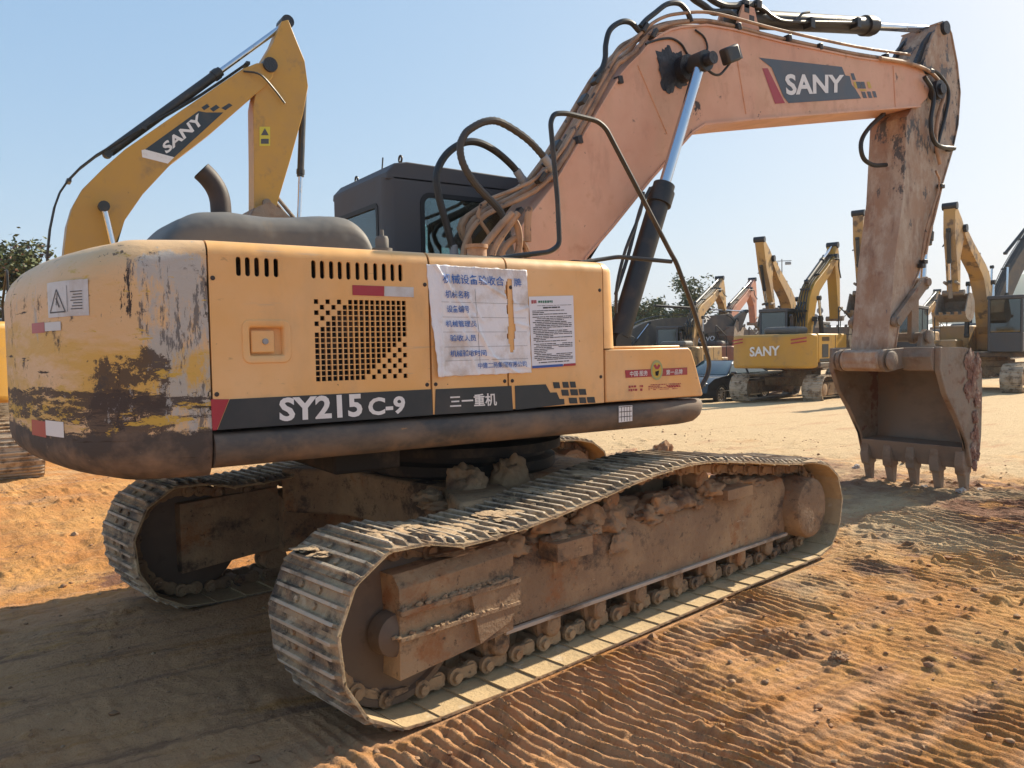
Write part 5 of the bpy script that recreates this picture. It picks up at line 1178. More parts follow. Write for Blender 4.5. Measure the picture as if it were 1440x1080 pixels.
def bg_excavator(label, loc, yaw, F, T, A, B, paint='ochre', tyaw=0., body=True, side='L', k=1., group='other excavators parked in the yard', text=None, bucket_open=1, cylm='black_metal', bs=1., cab=True, bw=.2, bulge=1., loops=True, boom_out=None, arm_out=None, acf=None, bcyl=None):
    """F foot, T boom tip, A arm tail, B bucket pin: (x,z) in the boom plane"""
    E_ = empty('excavator', (loc[0], loc[1], gz(loc[0], loc[1])), yaw, label, 'excavator', group)
    pm = M[paint]; z0_ = gz(loc[0], loc[1]); T, A, B = [(q[0], q[1] - z0_) for q in (T, A, B)]
    f = chordmap(F, T); Lb = (Vector(T) - Vector(F)).length
    out_ = [(0, .03), (.06, .10), (.18, .175), (.30, .225), (.38, .235), (.48, .215), (.62, .16), (.80, .09), (.97, .035), (1.01, .0), (.97, -.03), (.80, -.005), (.62, .055), (.50, .09), (.43, .10), (.36, .08), (.22, .035), (.08, -.03), (0, -.03)]
    out_ = [(u, v * bulge + (0 if bulge == 1 else .03 * (1 if i < 9 else -1))) for i, (u, v) in enumerate(out_)]
    bm = NB(); prism(bm, [f(u, v) for u, v in out_] if not boom_out else [(x, z - z0_) for x, z in boom_out], -bw, bw); bo_ = mesh_obj('boom', bm, pm, E_, smooth=20, bevel=.012)
    bm = NB()
    for yy in (-.12, -.04, .06, .13):
        tube(bm, spline([(f(u, v + .018)[0], yy, f(u, v + .018)[1]) for u, v in out_[1:9]], 2), .02, 6)
    for u, v in out_[2:9:2]: q = f(u, v + .016); box(bm, (q[0], 0, q[1]), (.08, .34, .06))
    mesh_obj('hydraulic_pipe', bm, M['black_metal'], bo_)
    bm = NB(); q_ = f(.20, .06); box(bm, (q_[0], -bw - .06, q_[1]), (.22, .1, .16)); mesh_obj('work_lamp', bm, M['black_metal'], bo_, bevel=.02)
    # arm
    A_ = Vector(A); B_ = Vector(B); T_ = Vector(T); g = chordmap(A, B); La = (B_ - A_).length
    d = (B_ - A_).normalized(); n = Vector((-d.y, d.x)); ut = (T_ - A_).dot(d) / La; vt = (T_ - A_).dot(n) / La
    s = 1 if vt >= 0 else -1
    prof_ = [(-.01, .02 * s), (ut * .6, vt * .75 + .02 * s), (ut, vt + .035 * s), (ut + .10, vt + .015 * s), (.6, .045 * s + vt * .2), (1., .035 * s), (1.02, 0), (1., -.03 * s), (.6, -.045 * s), (ut + .05, -.075 * s), (ut * .5, -.05 * s), (.02, -.03 * s)]
    bm = NB(); prism(bm, [g(u, v) for u, v in prof_] if not arm_out else [(x, z - z0_) for x, z in arm_out], -bw * .8, bw * .8); ar_ = mesh_obj('arm', bm, pm, E_, smooth=20, bevel=.012)
    bm = NB(); cyl(bm, (T[0], -bw * 1.3, T[1]), (T[0], bw * 1.3, T[1]), .12 * k, n=16); cyl(bm, (A[0], -.2, A[1]), (A[0], .2, A[1]), .11 * k, n=16)
    hq = g(.75, -.08 * s); mesh_obj('pivot_pin', bm, M['grease'], ar_)
    bm = NB(); q0 = f(.93, .05); q1 = g(ut + .12, vt * .5); tube(bm, spline([(q0[0], -bw - .03, q0[1]), ((q0[0] + q1[0]) / 2, -bw - .12, (q0[1] + q1[1]) / 2 + .1), (q1[0], -bw - .03, q1[1]), (g(.45, -.03 * s)[0], -bw - .02, g(.45, -.03 * s)[1])], 5), .022, 6)
    mesh_obj('arm_hose', bm, M['rubber'], ar_)
    # cylinders
    a0 = f(.45, .27 * bulge + (0 if bulge == 1 else .09)); a0 = (acf[0], acf[1] - z0_) if acf else a0; hyd('arm_cylinder', (a0[0], 0, a0[1]), (A[0], 0, A[1]), .075 * k, .045 * k, .6, E_, mats=(cylm, 'chrome'), n=12)
    c1 = f(.36, .15); c0_ = (F[0] + .75 * k * (1 if T[0] > F[0] else -1), F[1] - .12)
    for yy in (-.36, .36): hyd('boom_cylinder', (c0_[0], yy * k, c0_[1]), (c1[0], yy * k, c1[1]), .075 * k, .045 * k, .6, E_, mats=(cylm, 'chrome'), n=12)
    b0 = g(ut * .9 + .02, -.10 * s); b1 = g(.86, -.12 * s)
    if bcyl: b0, b1 = [(q[0], q[1] - z0_) for q in bcyl]
    hyd('bucket_cylinder', (b0[0], 0, b0[1]), (b1[0], 0, b1[1]), .06 * k, .038 * k, .62, E_, mats=(cylm, 'chrome'), n=12)
    bm = NB(); lk_ = g(.9, 0); cyl(bm, (lk_[0], -.15, lk_[1]), (b1[0], -.15, b1[1]), .045, n=8); cyl(bm, (lk_[0], .15, lk_[1]), (b1[0], .15, b1[1]), .045, n=8)
    e1 = Vector(B) - n * .30 * s * k + d * .12; cyl(bm, (b1[0], 0, b1[1]), (e1.x, 0, e1.y), .06, n=8); mesh_obj('bucket_link', bm, M['bucket'], E_)
    # bucket
    if bs:
        h = bucket_open; R_ = Matrix.Rotation(h, 2)
        prof2 = [(0, 0), (-.45, .12), (-.85, -.05), (-1.05, -.42), (-.95, -.85), (-.6, -1.12), (-.15, -1.18), (.25, -1.1)]
        W = .6 * bs
        P2 = [R_ @ (Vector(p) * bs) + B_ for p in prof2]
        bm = NB()
        for yy in (-W, W): prism(bm, P2, yy - .015, yy + .015)
        strip(bm, [tuple(p) for p in P2[1:]], -W + .016, W - .016, -.015, .015)
        bk = mesh_obj('bucket', bm, M['bucket'], E_, smooth=20)
        for q in range(5):
            yy = -W + 2 * W * q / 4; e = P2[-1]; dd = (P2[-1] - P2[-2]).normalized(); bm = NB(); pp = e + dd * .2 * bs
            prism(bm, [(e - Vector((-dd.y, dd.x)) * .05), (e + Vector((-dd.y, dd.x)) * .05), pp], yy - .05, yy + .05); mesh_obj('tooth', bm, M['bucket'], bk)
        bm = NB(); cyl(bm, (B[0], -.3, B[1]), (B[0], .3, B[1]), .09, n=14); mesh_obj('bucket_pin', bm, M['bucket'], bk)
    if body:
        fx = F[0]; sg = 1 if T[0] > F[0] else -1; x_ = lambda v: fx + sg * (v - .15)
        bm = NB(); pl = [(-2.0, -1.35), (-2.3, -1.28), (-2.5, -1.0), (-2.62, -.5), (-2.65, 0), (-2.62, .5), (-2.5, 1.0), (-2.3, 1.28), (-2.0, 1.35)]
        prism(bm, [(x_(a), b) for a, b in pl], 1.08, 2.12, 'z'); mesh_obj('counterweight', bm, pm, E_, smooth=30, bevel=.09, seg=3)
        bm = NB(); box2(bm, x_(-1.985), x_(.4), -1.33, -.45, 1.25, 2.12); box2(bm, x_(-1.985), x_(-.4), -.449, 1.33, 1.25, 2.12); box2(bm, x_(.402), x_(1.15), -1.33, -.6, 1.25, 1.65)
        hd = mesh_obj('engine_housing', bm, pm, E_, bevel=.05, seg=2)
        bm = NB(); box2(bm, x_(-1.9), x_(1.1), -1.36, 1.36, 1.08, 1.245); mesh_obj('deck_frame', bm, M['frame_dark'], E_, bevel=.03)
        bm = NB()
        for q in range(10): box2(bm, x_(-1.7 + q * .06), x_(-1.67 + q * .06), -1.336, -1.329, 1.9, 2.02)
        box2(bm, x_(-1.7), x_(-1.2), -1.336, -1.329, 1.4, 1.8); box2(bm, x_(-.62), x_(-.6), -1.336, -1.329, 1.27, 2.08); box2(bm, x_(-1.9), x_(.38), -1.335, -1.329, 1.27, 1.36)
        mesh_obj('vent', bm, M['dark'], hd)
        bm = NB(); box2(bm, x_(-1.8), x_(-.9), -.6, .5, 2.121, 2.36); mesh_obj('engine_cover', bm, M['engine_cover'], E_, bevel=.1, seg=3)
        bm = NB(); tube(bm, spline([(x_(-1.5), -.3, 2.3), (x_(-1.5), -.3, 2.6), (x_(-1.58), -.3, 2.72)], 4), .05, 10); mesh_obj('exhaust_pipe', bm, M['rust'], E_)
        bm = NB(); xa_, xb_ = x_(-.2), x_(1.05)
        tube(bm, rounded([(xb_, -1.28, 1.66), (xb_, -1.28, 2.55), (xa_, -1.28, 3.0), (xa_, -1.28, 2.13)], .1), .02, 6); tube(bm, [(xb_, -1.28, 2.1), (x_(.4), -1.28, 2.1)], .016, 6)
        mesh_obj('handrail', bm, M['black_metal'], E_)
        bm = NB()
        for q in range(3 if loops else 0): tube(bm, spline([(fx + sg * .2, -.1 + q * .1, F[1] + .1), (fx - sg * (.15 + .1 * q), -.1 + q * .1, F[1] + .75 + .15 * q), (f(.16, .24)[0], -.1 + q * .1, f(.16, .24)[1]), (f(.24, .235)[0], -.1 + q * .1, f(.24, .235)[1])], 5), .028, 6)
        if loops: mesh_obj('hydraulic_hose', bm, M['rubber'], bo_)
        if cab:
            cb = NB(); X0, X1 = sorted((x_(-.3), x_(1.4)))
            for (xx, yy) in ((X0, .36), (X1 - .07, .36), (X0, 1.26), (X1 - .07, 1.26)): box2(cb, xx, xx + .07, yy, yy + .07, 1.25, 2.9)
            box2(cb, X0, X1, .34, 1.35, 2.88, 3.0); box2(cb, X0 + .01, X1 - .01, .37, 1.32, 1.24, 1.85); box2(cb, (X0 + X1) / 2 - .03, (X0 + X1) / 2 + .03, 1.27, 1.325, 1.85, 2.9)
            cabo = mesh_obj('cab', cb, M['cab'], E_, bevel=.03)
            for (a, b, c_, d_) in ((X0 + .07, X1 - .07, .38, .39), (X0 + .07, X1 - .07, 1.30, 1.31)):
                bm = NB(); box2(bm, a, b, c_, d_, 1.86, 2.87); mesh_obj('window', bm, M['carglass'], cabo)
            for xx in (X0 + .03, X1 - .04):
                bm = NB(); box2(bm, xx, xx + .01, .44, 1.25, 1.86, 2.87); mesh_obj('window', bm, M['carglass'], cabo)
        U = empty('u', (0, 0, 0)); bpy.data.objects.remove(U)
        bm = NB(); lathe(bm, (x_(0), 0, .75), (0, 0, 1), [(0, .6), (.2, .6), (.21, .66), (.33, .66)], 32); box2(bm, x_(-.6), x_(.6), -1.0, 1.0, .45, .75)
        cf = mesh_obj('centre_frame', bm, M['steel_mud'], E_, bevel=.02)
        for yy in (-1.19, 1.19):
            tk = belt('track_frame', E_, yy, pm)
            tk.matrix_local = Matrix.Translation((x_(0), 0, 0)) @ Matrix.Rotation(tyaw, 4, 'Z')
    return E_
M['emblem2'] = mat('warning_yellow', (.6, .5, .04), .5)
E2 = bg_excavator('tall yellow excavator with arched boom standing behind the battered counterweight', (-1.0, 13), 0, (-.05, 1.75), [(3.834,7.934)][0], [(4.299,9.005)][0], [(3.674,4.934)][0], paint='yellow', k=1.3, bs=.8, bucket_open=.75, bw=.27, loops=False, boom_out=[(-0.314,3.247),(-0.272,3.701),(-0.205,4.184),(-0.094,4.562),(0.078,4.894),(0.443,5.318),(0.869,5.758),(1.993,6.711),(3.247,7.758),(3.557,7.934),(3.775,7.973),(3.928,7.877),(3.891,7.685),(3.695,7.437),(3.441,7.198),(2.577,6.336),(1.76,5.604),(1.166,4.895),(0.818,4.354),(0.605,3.845),(0.482,3.275)], arm_out=[(4.153,8.969),(4.299,9.03),(4.418,8.743),(4.646,8.207),(4.711,7.633),(4.577,7.011),(4.25,5.944),(3.895,4.858),(3.828,4.727),(3.452,4.698),(3.409,4.818),(3.44,5.775),(3.465,7.003),(3.502,7.192),(3.748,8.121),(3.947,8.466)], acf=[(0.584,5.696)][0], bcyl=[(4.678,7.628),(4.466,4.489)])
bb = [c for c in E2.children if c.name.startswith('boom') and 'cyl' not in c.name][0]
f2 = lambda o: (lambda p: Vector((p[0], -.27 - o, p[1])))
bm = NB()
flat(bm, [(1.24,5.802),(2.302,6.724),(2.459,6.717),(2.809,6.768),(1.791,5.709)], f2(.004), 0); flat(bm, [(1.173,5.78),(1.24,5.802),(1.791,5.709),(1.663,5.564),(1.182,5.639)], f2(.004), 1)
for q in ([(2.362,6.806),(2.479,6.897),(2.535,6.847),(2.417,6.755)], [(2.534,6.802),(2.667,6.911),(2.739,6.862),(2.604,6.753)], [(2.767,6.852),(2.934,6.981),(3.007,6.947),(2.854,6.82)]): flat(bm, q, f2(.004), 0)
word(bm, 'SANY', [(1.642,5.75),(2.423,6.506),(2.3,6.68),(1.554,5.94)], f2(.008), .03, 1)
mesh_obj('boom_logo', bm, [M['stripe'], M['white']], bb, smooth=0)
ab = [c for c in E2.children if c.name.startswith('arm') and 'cyl' not in c.name][0]
bm = NB(); flat(bm, [(3.568,6.168),(3.802,6.197),(3.816,6.616),(3.581,6.584)], lambda p: Vector((p[0], -.225, p[1])), 0)
q = [(3.606,6.403),(3.778,6.426),(3.697,6.569),(3.694,6.476),(3.6,6.218),(3.772,6.239),(3.776,6.348),(3.604,6.326)]
flat(bm, [q[0], q[1], q[2]], lambda p: Vector((p[0], -.229, p[1])), 1); flat(bm, [q[4], q[5], q[6], q[7]], lambda p: Vector((p[0], -.229, p[1])), 1)
mesh_obj('warning_sticker', bm, [M['emblem2'], M['blackink']], ab, smooth=0)
bg_excavator('yellow excavator at the left edge with its track end towards us', (-3.62, 9.5), R(92), (.15, 1.9), (4.6, 4.4), (4.9, 5.0), (4.4, 2.0), paint='yellow', loops=False)
B0 = bg_excavator('yellow excavator seen from behind with red slashes on its counterweight', (19.881, 11.705), 0.25, (.15, 1.9), [(2.59,4.627)][0], [(2.793,5.067)][0], [(2.995,2.485)][0], paint='yellow', bucket_open=1.0)
cwb = [c for c in B0.children if c.name.startswith('counterweight')][0]
bm = NB(); fr = lambda p: Vector((-2.665 + .035 * abs(p[0]) ** 2, -p[0], p[1]))
word(bm, 'SANY', [(-.55, 1.45), (.42, 1.48), (.42, 1.78), (-.55, 1.75)], fr, .03, 0)
for a, b_ in ((-1.15, -.78), (.75, 1.22)):
    for z in (1.82, 1.92): flat(bm, [(a, z - .0), (b_, z + .06), (b_, z + .10), (a, z + .04)], fr, 1)
mesh_obj('rear_logo', bm, [M['white'], M['red']], cwb, smooth=0)
bg_excavator('ochre excavator with raised arm left of the red-slashed one', (25.243, 16.0), 3.5, (.15, 1.9), [(3.294,4.822)][0], [(4.249,5.446)][0], [(2.985,2.909)][0], bs=.68, bucket_open=.35)
bg_excavator('ochre excavator with raised bucket directly behind the big orange arm', (24.603, 11.61), 3.44, (.15, 1.9), [(2.173,5.21)][0], [(3.391,5.831)][0], [(2.905,3.261)][0], bs=.68, bucket_open=.35)
bg_excavator('ochre excavator facing us with raised bucket and dark cab at the right edge', (25.015, 8.323), 3.34, (.15, 1.9), [(3.157,4.975)][0], [(3.905,5.57)][0], [(3.525,3.045)][0], bs=.68, bucket_open=.35)
B6 = bg_excavator('grey excavator low behind the toolbox with long lying boom', (19.835, 22.006), -0.22, (.15, 1.5), [(7.088,2.763)][0], [(7.692,3.161)][0], [(6.202,0.955)][0], paint='greyboom', cab=False, k=.8, bs=.9, bucket_open=1.6, bulge=.55)
bb = [c for c in B6.children if c.name.startswith('boom') and 'cyl' not in c.name][0]
bm = NB(); word(bm, 'VOLVO', [(4.742,2.223),(5.862,2.376),(5.864,2.605),(4.744,2.45)], lambda p: Vector((p[0], -.21, p[1])), .03); mesh_obj('boom_logo', bm, M['white'], bb, smooth=0)
B7 = bg_excavator('ochre excavator with folded arm behind the grey lying boom', (22.348, 19.125), 0.38, (.15, 1.9), [(3.26,4.111)][0], [(3.823,4.694)][0], [(4.352,2.773)][0], k=.9)
bb = [c for c in B7.children if c.name.startswith('boom') and 'cyl' not in c.name][0]
bm = NB(); word(bm, 'CAT', [(1.325,3.028),(2.183,3.428),(1.757,3.57),(0.999,3.204)], lambda p: Vector((p[0], -.21, p[1])), .03); mesh_obj('boom_logo', bm, M['white'], bb, smooth=0)
bg_excavator('faded red excavator between the grey boom and the raised ochre arm', (26.704, 21.028), 0.36, (.15, 1.9), [(3.277,4.384)][0], [(4.027,4.928)][0], [(4.101,2.675)][0], paint='pink', k=.9)
bg_excavator('small ochre excavator far behind the bucket links', (40.116, 19.29), 0.22, (.15, 1.9), [(2.841,3.862)][0], [(3.759,4.506)][0], [(3.529,2.32)][0], k=.9)
bg_excavator('dark grey excavator with boom rising out of the right edge', (34.9, 13.158), -0.1, (.15, 1.9), [(5.334,8.186)][0], [(5.8,8.893)][0], [(6.515,4.231)][0], paint='greyboom', bulge=.25, cab=False)

# ---- dark sedan
def sedan(loc, yaw):
    E_ = empty('parked_car', (loc[0], loc[1], gz(loc[0], loc[1])), yaw, 'glossy black sedan with alloy wheels parked beside the yellow excavator', 'car')
    lower = [(-2.4, .35), (-2.42, .7), (-2.3, .93), (-1.6, 1.0), (1.0, .98), (1.9, .86), (2.28, .68), (2.36, .4), (2.2, .22)]
    def arch(cx_): return [(cx_ + .36 * math.cos(R(a)), .31 + .36 * math.sin(R(a))) for a in range(0, 181, 20)]
    prof_ = lower + [(1.79, .22)] + [(x, max(.22, z)) for x, z in arch(1.42)] + [(1.05, .2), (-1.1, .2)] + [(x, max(.22, z)) for x, z in arch(-1.42)] + [(-1.8, .24), (-2.3, .26)]
    bm = NB(); prism(bm, prof_, -.91, .91); body_ = mesh_obj('car_body', bm, M['carpaint'], E_, smooth=30, bevel=.07, seg=3)
    bm = NB(); base_ = [(-1.75, .98), (1.02, .97)]; topc = [(-1.0, 1.42), (.25, 1.44)]
    v = [bm.verts.new((x, y, z)) for (x, z), w in ((base_[0], .86), (base_[1], .86), (topc[1], .62), (topc[0], .62)) for y in (-w, w)]
    for q in ((0, 2, 4, 6), (1, 3, 5, 7)): bm.faces.new([v[i] for i in q])
    for q in ((2, 3, 5, 4), (4, 5, 7, 6), (6, 7, 1, 0), (0, 1, 3, 2)): bm.faces.new([v[i] for i in q])
    gh = mesh_obj('greenhouse', bm, M['carglass2'], E_, bevel=.05, seg=3)
    bm = NB(); box2(bm, -.95, .22, -.60, .60, 1.435, 1.455)
    for sg in (-1, 1):
        for (p, q) in (((1.0, .85, .985), (.27, .62, 1.435)), ((-.35, .87, .985), (-.35, .62, 1.44)), ((-1.72, .85, .99), (-.98, .62, 1.42)), ((.27, .61, 1.44), (-.98, .61, 1.43))):
            tube(bm, [(p[0], p[1] * sg, p[2]), (q[0], q[1] * sg, q[2])], .028, 6)
    mesh_obj('roof', bm, M['carpaint'], E_, bevel=.01)
    for x in (1.42, -1.42):
        for sg in (-1, 1):
            bm = NB(); lathe(bm, (x, sg * .70, .33), (0, sg, 0), [(0, .31), (.03, .33), (.18, .33), (.20, .30), (.185, .22), (.15, .21)], 28); wh = mesh_obj('wheel', bm, M['tyre'], E_)
            bm = NB(); lathe(bm, (x, sg * .865, .33), (0, sg, 0), [(0, .06), (.02, .055)], 14)
            for q in range(10): a = 2 * math.pi * q / 10; box(bm, (x + .12 * math.cos(a), sg * .87, .33 + .12 * math.sin(a)), (.19, .02, .028), Matrix.Rotation(-a, 3, 'Y'))
            ring = [(x + .212 * math.cos(a), sg * .87, .33 + .212 * math.sin(a)) for a in [2 * math.pi * q / 24 for q in range(25)]]; tube(bm, ring, .014, 6)
            mesh_obj('rim', bm, M['alloy'], wh)
    for sg in (-1, 1):
        bm = NB(); box(bm, (.85, sg * 1.0, 1.02), (.12, .2, .12)); mesh_obj('mirror', bm, M['carpaint'], E_, bevel=.03)
        bm = NB(); box(bm, (2.22, sg * .66, .68), (.2, .34, .12)); mesh_obj('headlight', bm, M['lampglass'], E_, bevel=.03)
        bm = NB(); box2(bm, -1.5, 1.6, sg * .912, sg * .92, .42, .45); box2(bm, -1.0, .9, sg * .912, sg * .917, .78, .80); mesh_obj('trim', bm, M['alloy'], E_)
    bm = NB(); box(bm, (2.34, 0, .55), (.06, .9, .22)); mesh_obj('grille', bm, M['black_metal'], E_, bevel=.02)
M['carglass2'] = mat('car_window', (.03, .06, .065), .05, spec=.9)
sedan((19.654, 14.890, 0), 3.3)

# ---- trees: tapered trunk, limbs, leaf clumps of small faces
def tree(loc, h, cr, n, seed, label, group=None, red=0., crown0=.35, trunkr=.12, leaf=.10):
    E_ = empty('tree', (loc[0], loc[1], gz(loc[0], loc[1])), 0, label, 'tree', group); r_ = random.Random(seed); bm = NB(); tips = []
    tp = [(0, 0, 0)]; x = y = 0
    for k in range(1, 6): x += r_.uniform(-.12, .12) * h * .1; y += r_.uniform(-.12, .12) * h * .1; tp.append((x, y, h * .85 * k / 5))
    tube(bm, spline(tp, 3), trunkr, 8, rf=lambda t, i: 1 - .8 * t)
    for k in range(16):
        t = r_.uniform(crown0 * .8, .95); b = Vector(tp[min(5, int(t * 5))]).lerp(Vector(tp[min(5, int(t * 5) + 1)]), t * 5 % 1); b.z = min(b.z, h * .85); a = r_.uniform(0, 6.28); L_ = cr * r_.uniform(.5, 1.05) * (1.1 - .4 * t)
        m_ = b + Vector((math.cos(a) * L_ * .5, math.sin(a) * L_ * .5, L_ * .25)); e = b + Vector((math.cos(a) * L_, math.sin(a) * L_, L_ * r_.uniform(.2, .8)))
        tube(bm, spline([b, m_, e], 3), trunkr * .35, 5, rf=lambda t, i: 1 - .8 * t); tips += [e, m_, e.lerp(m_, .5)]
        for q in range(4): tips.append(e + Vector((r_.uniform(-1, 1), r_.uniform(-1, 1), r_.uniform(-.5, 1))) * cr * .28)
    mesh_obj('trunk', bm, M['bark'], E_)
    bm = NB()
    clumps = [(c, r_.uniform(.25, 1)) for c in tips]
    for k in range(n):
        c, wgt = clumps[r_.randrange(len(clumps))]
        if r_.random() > wgt: continue
        p = c + Vector((r_.gauss(0, 1), r_.gauss(0, 1), r_.gauss(0, .8))) * cr * .13
        a = Vector((r_.uniform(-1, 1), r_.uniform(-1, 1), r_.uniform(-.6, .6))).normalized(); b = a.cross(Vector((r_.uniform(-1, 1), r_.uniform(-1, 1), r_.uniform(-1, 1)))).normalized(); s = leaf * r_.uniform(.6, 1.3)
        f_ = bm.faces.new([bm.verts.new(p + q) for q in (-a * s, b * s * .45, a * s, -b * s * .45)]); f_.material_index = 1 if r_.random() < red else 0
    mesh_obj('crown', bm, [M['leaf'], M['leaf_red']], E_, smooth=0)
tree((-2.38, 18.81, 0), 4.7, 1.25, 14000, 1, 'leafy tree with reddish tips at the left edge', red=.08, leaf=.075, crown0=.2)
tree((27.65, 27.64, 0), 4.9, 1.7, 7000, 2, 'rounded green tree left of the pair beyond the handrail', 'trees beyond the yard', leaf=.11)
tree((31.79, 29.69, 0), 4.6, 1.4, 6000, 3, 'small pale tree between the blue banner and the tallest tree', 'trees beyond the yard', leaf=.11)
tree((31.74, 27.32, 0), 6.2, 1.6, 4500, 4, 'tall thin tree standing behind the handrail top', 'trees beyond the yard', leaf=.11, crown0=.5)
tree((23.97, 22.87, 0), 2.2, 1.6, 6000, 5, 'low bush in front of the blue banner', 'trees beyond the yard', leaf=.09, crown0=.1, trunkr=.06)
tree((32.80, 33.84, 0), 5.2, 2.0, 8000, 6, 'darker tree between the boom cylinder and the rounded green tree', 'trees beyond the yard', leaf=.12, crown0=.2)

# ---- clods and stones
def clod(x, y, s, seed, label, name='dirt_clod', m='clod', cat='clod', group=None, z=None):
    bm = NB(); lump(bm, (0, 0, 0), s, seed, 4, .55); o = mesh_obj(name, bm, M[m], None, loc=(x, y, (gz(x, y) if z is None else z) + s[2] * .12), smooth=60); return tag(o, label, cat, group)
clod(5.617, 3.615, (.20, .17, .17), 11, 'large lumpy clod of dry mud on the ground beyond the near track')
clod(5.226, 3.961, (.26, .2, .08), 12, 'flat orange heap of clay beside the large clod')
clod(2.049, 2.321, (.13, .12, .22), 13, 'upright clay clod in the shade between the tracks', z=.02)
clod(1.430, 2.211, (.18, .14, .19), 14, 'broken clay lump in the shade left of the upright one', z=.02)
clod(5.958, -0.571, (0.05, 0.040, 0.035), 20, 'pale stone just in front of the nearest bucket tooth', 'stone', 'stone', 'stone', 'stones around the bucket teeth')
clod(6.271, -0.609, (0.035, 0.028, 0.025), 21, 'small pale stone right of the nearest bucket tooth', 'stone', 'stone', 'stone', 'stones around the bucket teeth')
clod(6.626, 1.102, (0.05, 0.040, 0.035), 22, 'grey pebble left of the farthest bucket tooth', 'stone', 'stone', 'stone', 'stones around the bucket teeth')
clod(5.909, -0.194, (0.04, 0.032, 0.028), 23, 'tan stone between the middle bucket teeth', 'stone', 'stone', 'stone', 'stones around the bucket teeth')
clod(0.868, -2.546, (0.045, 0.036, 0.027), 30, 'small clay clod on the ridged ground at lower right')
bm = NB(); gr_ = random.Random(99)
for k in range(1900):
    x = gr_.uniform(-3.2, 9); y = gr_.uniform(-4.2, 7.0) if k % 3 else gr_.uniform(-4.2, -1.6)
    s = gr_.uniform(.005, .016) * (2.2 if gr_.random() < .07 else 1)
    lump(bm, (x, y, gz(x, y) + s * .1), (s, s * gr_.uniform(.7, 1.3), s * .7), k, 1, .5)
tag(mesh_obj('gravel', bm, M['clod'], None, smooth=60), 'small crumbs of red clay scattered over the ground', 'gravel', kind='stuff')

# ---- distance
bm = NB(); hr = random.Random(4); prev = None
N_ = 90
for k in range(N_):
    a = R(-15 + 125 * k / (N_ - 1)); t = k / (N_ - 1)
    hh = (9 + 3 * math.sin(k * .7) + 40 / (1 + math.exp((math.degrees(a) - 27.0) / 1.1)) ); row = []
    for (d_, f_) in ((560, 0), (600, .45), (650, .85), (720, 1.0), (800, .8)):
        row.append(bm.verts.new((math.cos(a) * d_, math.sin(a) * d_, -2 + (hh + 2) * f_ * (1 + .06 * math.sin(k * 1.3 + d_)))))
    if prev:
        for q in range(4): bm.faces.new((prev[q], prev[q + 1], row[q + 1], row[q]))
    prev = row
tag(mesh_obj('hills', bm, M['hill'], None, smooth=80), kind='structure')
E_ = empty('banner', (32.62, 31.57, 0), -.8, 'blue banner with white writing among the trees', 'banner')
bm = NB(); box2(bm, -1.1, 1.1, -.03, .03, 1.5, 2.9); pn = mesh_obj('panel', bm, M['blueboard'], E_)
bm = NB()
for k in range(6): box2(bm, -.95 + k * .3, -.75 + k * .3, -.036, -.032, 1.75, 2.0)
mesh_obj('writing', bm, M['white'], pn)
for x in (-1.0, 1.0):
    bm = NB(); cyl(bm, (x, .06, 0), (x, .06, 2.9), .04, n=8); mesh_obj('post', bm, M['galv'], E_)
E_ = empty('floodlight_mast', (49.09, 34.99, 0), -.9, 'thin floodlight mast behind the raised excavator booms', 'light mast')
bm = NB(); cyl(bm, (0, 0, 0), (0, 0, 8.1), .07, .04, n=8); cyl(bm, (-.7, 0, 7.95), (.7, 0, 7.95), .03, n=6); mesh_obj('pole', bm, M['galv'], E_)
for x in (-.5, .45):
    bm = NB(); box(bm, (x, -.05, 7.75), (.45, .2, .22)); mesh_obj('lamp', bm, M['galv'], E_, bevel=.03)
E_ = empty('dish_pole', (30.56, 18.55, 0), -.9, 'taller pole with a round dish between two excavators', 'pole', 'poles with round dishes')
bm = NB(); cyl(bm, (0, 0, 0), (0, 0, 3.14), .025, n=6); mesh_obj('pole', bm, M['galv'], E_)
bm = NB(); lathe(bm, (0, -.02, 3.14), (0, -1, 0), [(0, .05), (.02, .12), (.05, .15), (.055, .14)], 16); mesh_obj('dish', bm, M['galv'], E_)
E_ = empty('dish_pole', (30.35, 18.67, 0), -.9, 'shorter pole with a round dish between two excavators', 'pole', 'poles with round dishes')
bm = NB(); cyl(bm, (0, 0, 0), (0, 0, 2.84), .025, n=6); mesh_obj('pole', bm, M['galv'], E_)
bm = NB(); lathe(bm, (0, -.02, 2.84), (0, -1, 0), [(0, .05), (.02, .12), (.05, .15), (.055, .14)], 16); mesh_obj('dish', bm, M['galv'], E_)
E_ = empty('shed', (83.71, 51.60, 0), -.6, 'long pale low shed far behind the excavators', 'shed')
bm = NB(); box2(bm, -10, 14, 0, 6, 0, 2.6); wl = mesh_obj('wall', bm, M['shed'], E_)
bm = NB(); prism(bm, [(-.6, 2.6), (3, 3.6), (6.6, 2.6), (6.6, 2.5), (-.6, 2.5)], -10.5, 14.5, 'x'); mesh_obj('roof', bm, M['white'], E_)
for k in range(6):
    bm = NB(); box2(bm, -8.5 + k * 3.6, -6.7 + k * 3.6, -.04, -.004, .9, 2.0); mesh_obj('window', bm, M['dark'], wl)

hz = bpy.data.materials.new('haze_air'); hz.use_nodes = True; hn = hz.node_tree; hn.nodes.remove(hn.nodes['Principled BSDF'])
pv = hn.nodes.new('ShaderNodeVolumePrincipled'); pv.inputs['Color'].default_value = (.86, .93, 1, 1); pv.inputs['Density'].default_value = .0006; hn.links.new(pv.outputs[0], hn.nodes['Material Output'].inputs['Volume'])
bm = NB(); box2(bm, -310, 910, -50, 910, -6, 75); tag(mesh_obj('haze', bm, hz, None, smooth=0), kind='stuff')
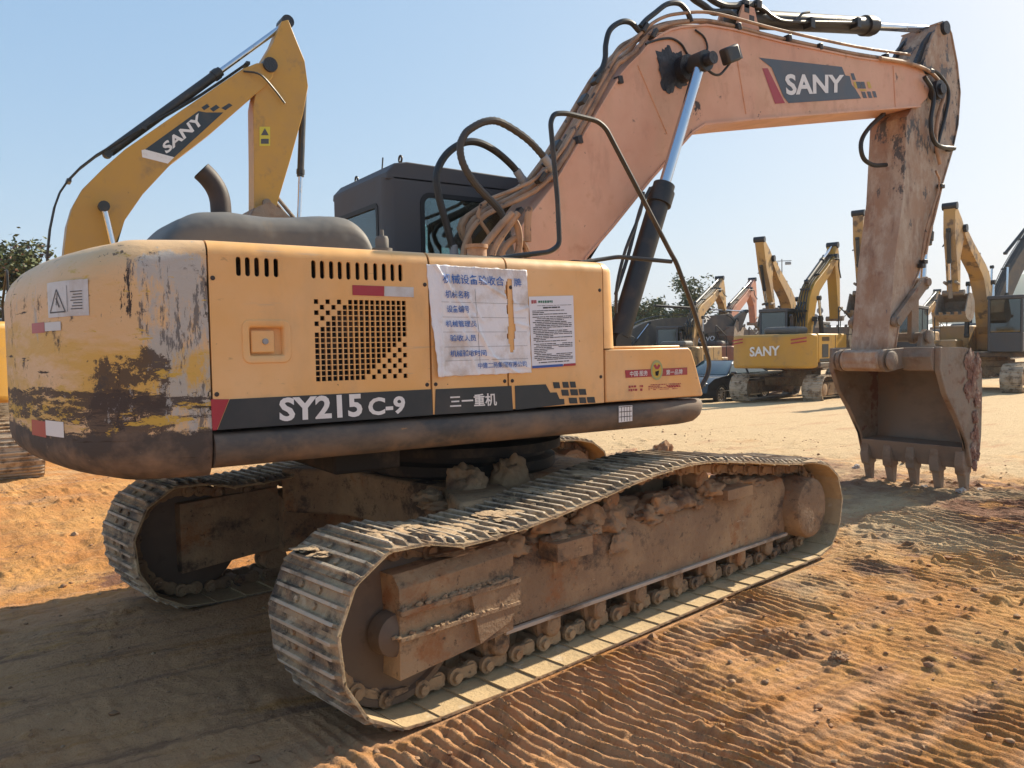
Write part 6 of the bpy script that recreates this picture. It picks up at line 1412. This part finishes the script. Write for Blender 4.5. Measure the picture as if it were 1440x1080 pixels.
# ================================================================== camera, light, sky
cam = bpy.data.cameras.new('camera'); co_ = bpy.data.objects.new('camera', cam); col.objects.link(co_); sc.camera = co_
cam.sensor_fit = 'HORIZONTAL'; cam.sensor_width = 36; cam.lens = 28.2; cam.clip_end = 3000; cam.clip_start = .05
yw, pt, rl_ = .9823, .0449, -.0185
Fv = Vector((math.cos(yw) * math.cos(pt), math.sin(yw) * math.cos(pt), -math.sin(pt))); Rv = Vector((math.sin(yw), -math.cos(yw), 0)); Uv = Rv.cross(Fv)
I_ = Rv * math.cos(rl_) + Uv * math.sin(rl_); J_ = Uv * math.cos(rl_) - Rv * math.sin(rl_)
co_.matrix_world = Matrix.Translation((-2.781, -5.014, 1.65)) @ Matrix((I_, J_, -Fv)).transposed().to_4x4()
SUN_AZ, SUN_EL = R(4.0), R(36)
w = bpy.data.worlds.new('World'); sc.world = w; w.use_nodes = True; nt = w.node_tree; bgn = nt.nodes['Background']
sk = nt.nodes.new('ShaderNodeTexSky'); sk.sky_type = 'NISHITA'; sk.sun_disc = False; sk.sun_elevation = SUN_EL; sk.sun_rotation = math.pi / 2 - SUN_AZ
sk.altitude = 50; sk.air_density = 1.0; sk.dust_density = 1.6; sk.ozone_density = 2.0
sp_ = nt.nodes.new('ShaderNodeSeparateColor'); cb_ = nt.nodes.new('ShaderNodeCombineColor'); nt.links.new(sk.outputs[0], sp_.inputs[0])
for i, (g_, k_) in enumerate(((.61, 1.10), (.46, 1.54), (.30, 2.28))):   # hazy winter air: softer falloff than the clear-sky model
    pw_ = nt.nodes.new('ShaderNodeMath'); pw_.operation = 'POWER'; pw_.inputs[1].default_value = g_; nt.links.new(sp_.outputs[i], pw_.inputs[0])
    mu_ = nt.nodes.new('ShaderNodeMath'); mu_.operation = 'MULTIPLY'; mu_.inputs[1].default_value = k_; nt.links.new(pw_.outputs[0], mu_.inputs[0]); nt.links.new(mu_.outputs[0], cb_.inputs[i])
nt.links.new(cb_.outputs[0], bgn.inputs[0]); bgn.inputs[1].default_value = .12
sl = bpy.data.lights.new('sun', 'SUN'); sl.energy = 4.4; sl.angle = R(.6); sl.color = (1, .885, .70); so2 = bpy.data.objects.new('sun', sl); col.objects.link(so2)
dv = Vector((math.cos(SUN_EL) * math.cos(SUN_AZ), math.cos(SUN_EL) * math.sin(SUN_AZ), math.sin(SUN_EL)))
so2.rotation_euler = dv.to_track_quat('Z', 'Y').to_euler(); so2.location = (0, 0, 20)
sc.view_settings.view_transform = 'Standard'; sc.view_settings.look = 'None'; sc.view_settings.exposure = .95; sc.view_settings.gamma = 1
sc.cycles.max_bounces = 6; sc.cycles.transparent_max_bounces = 12
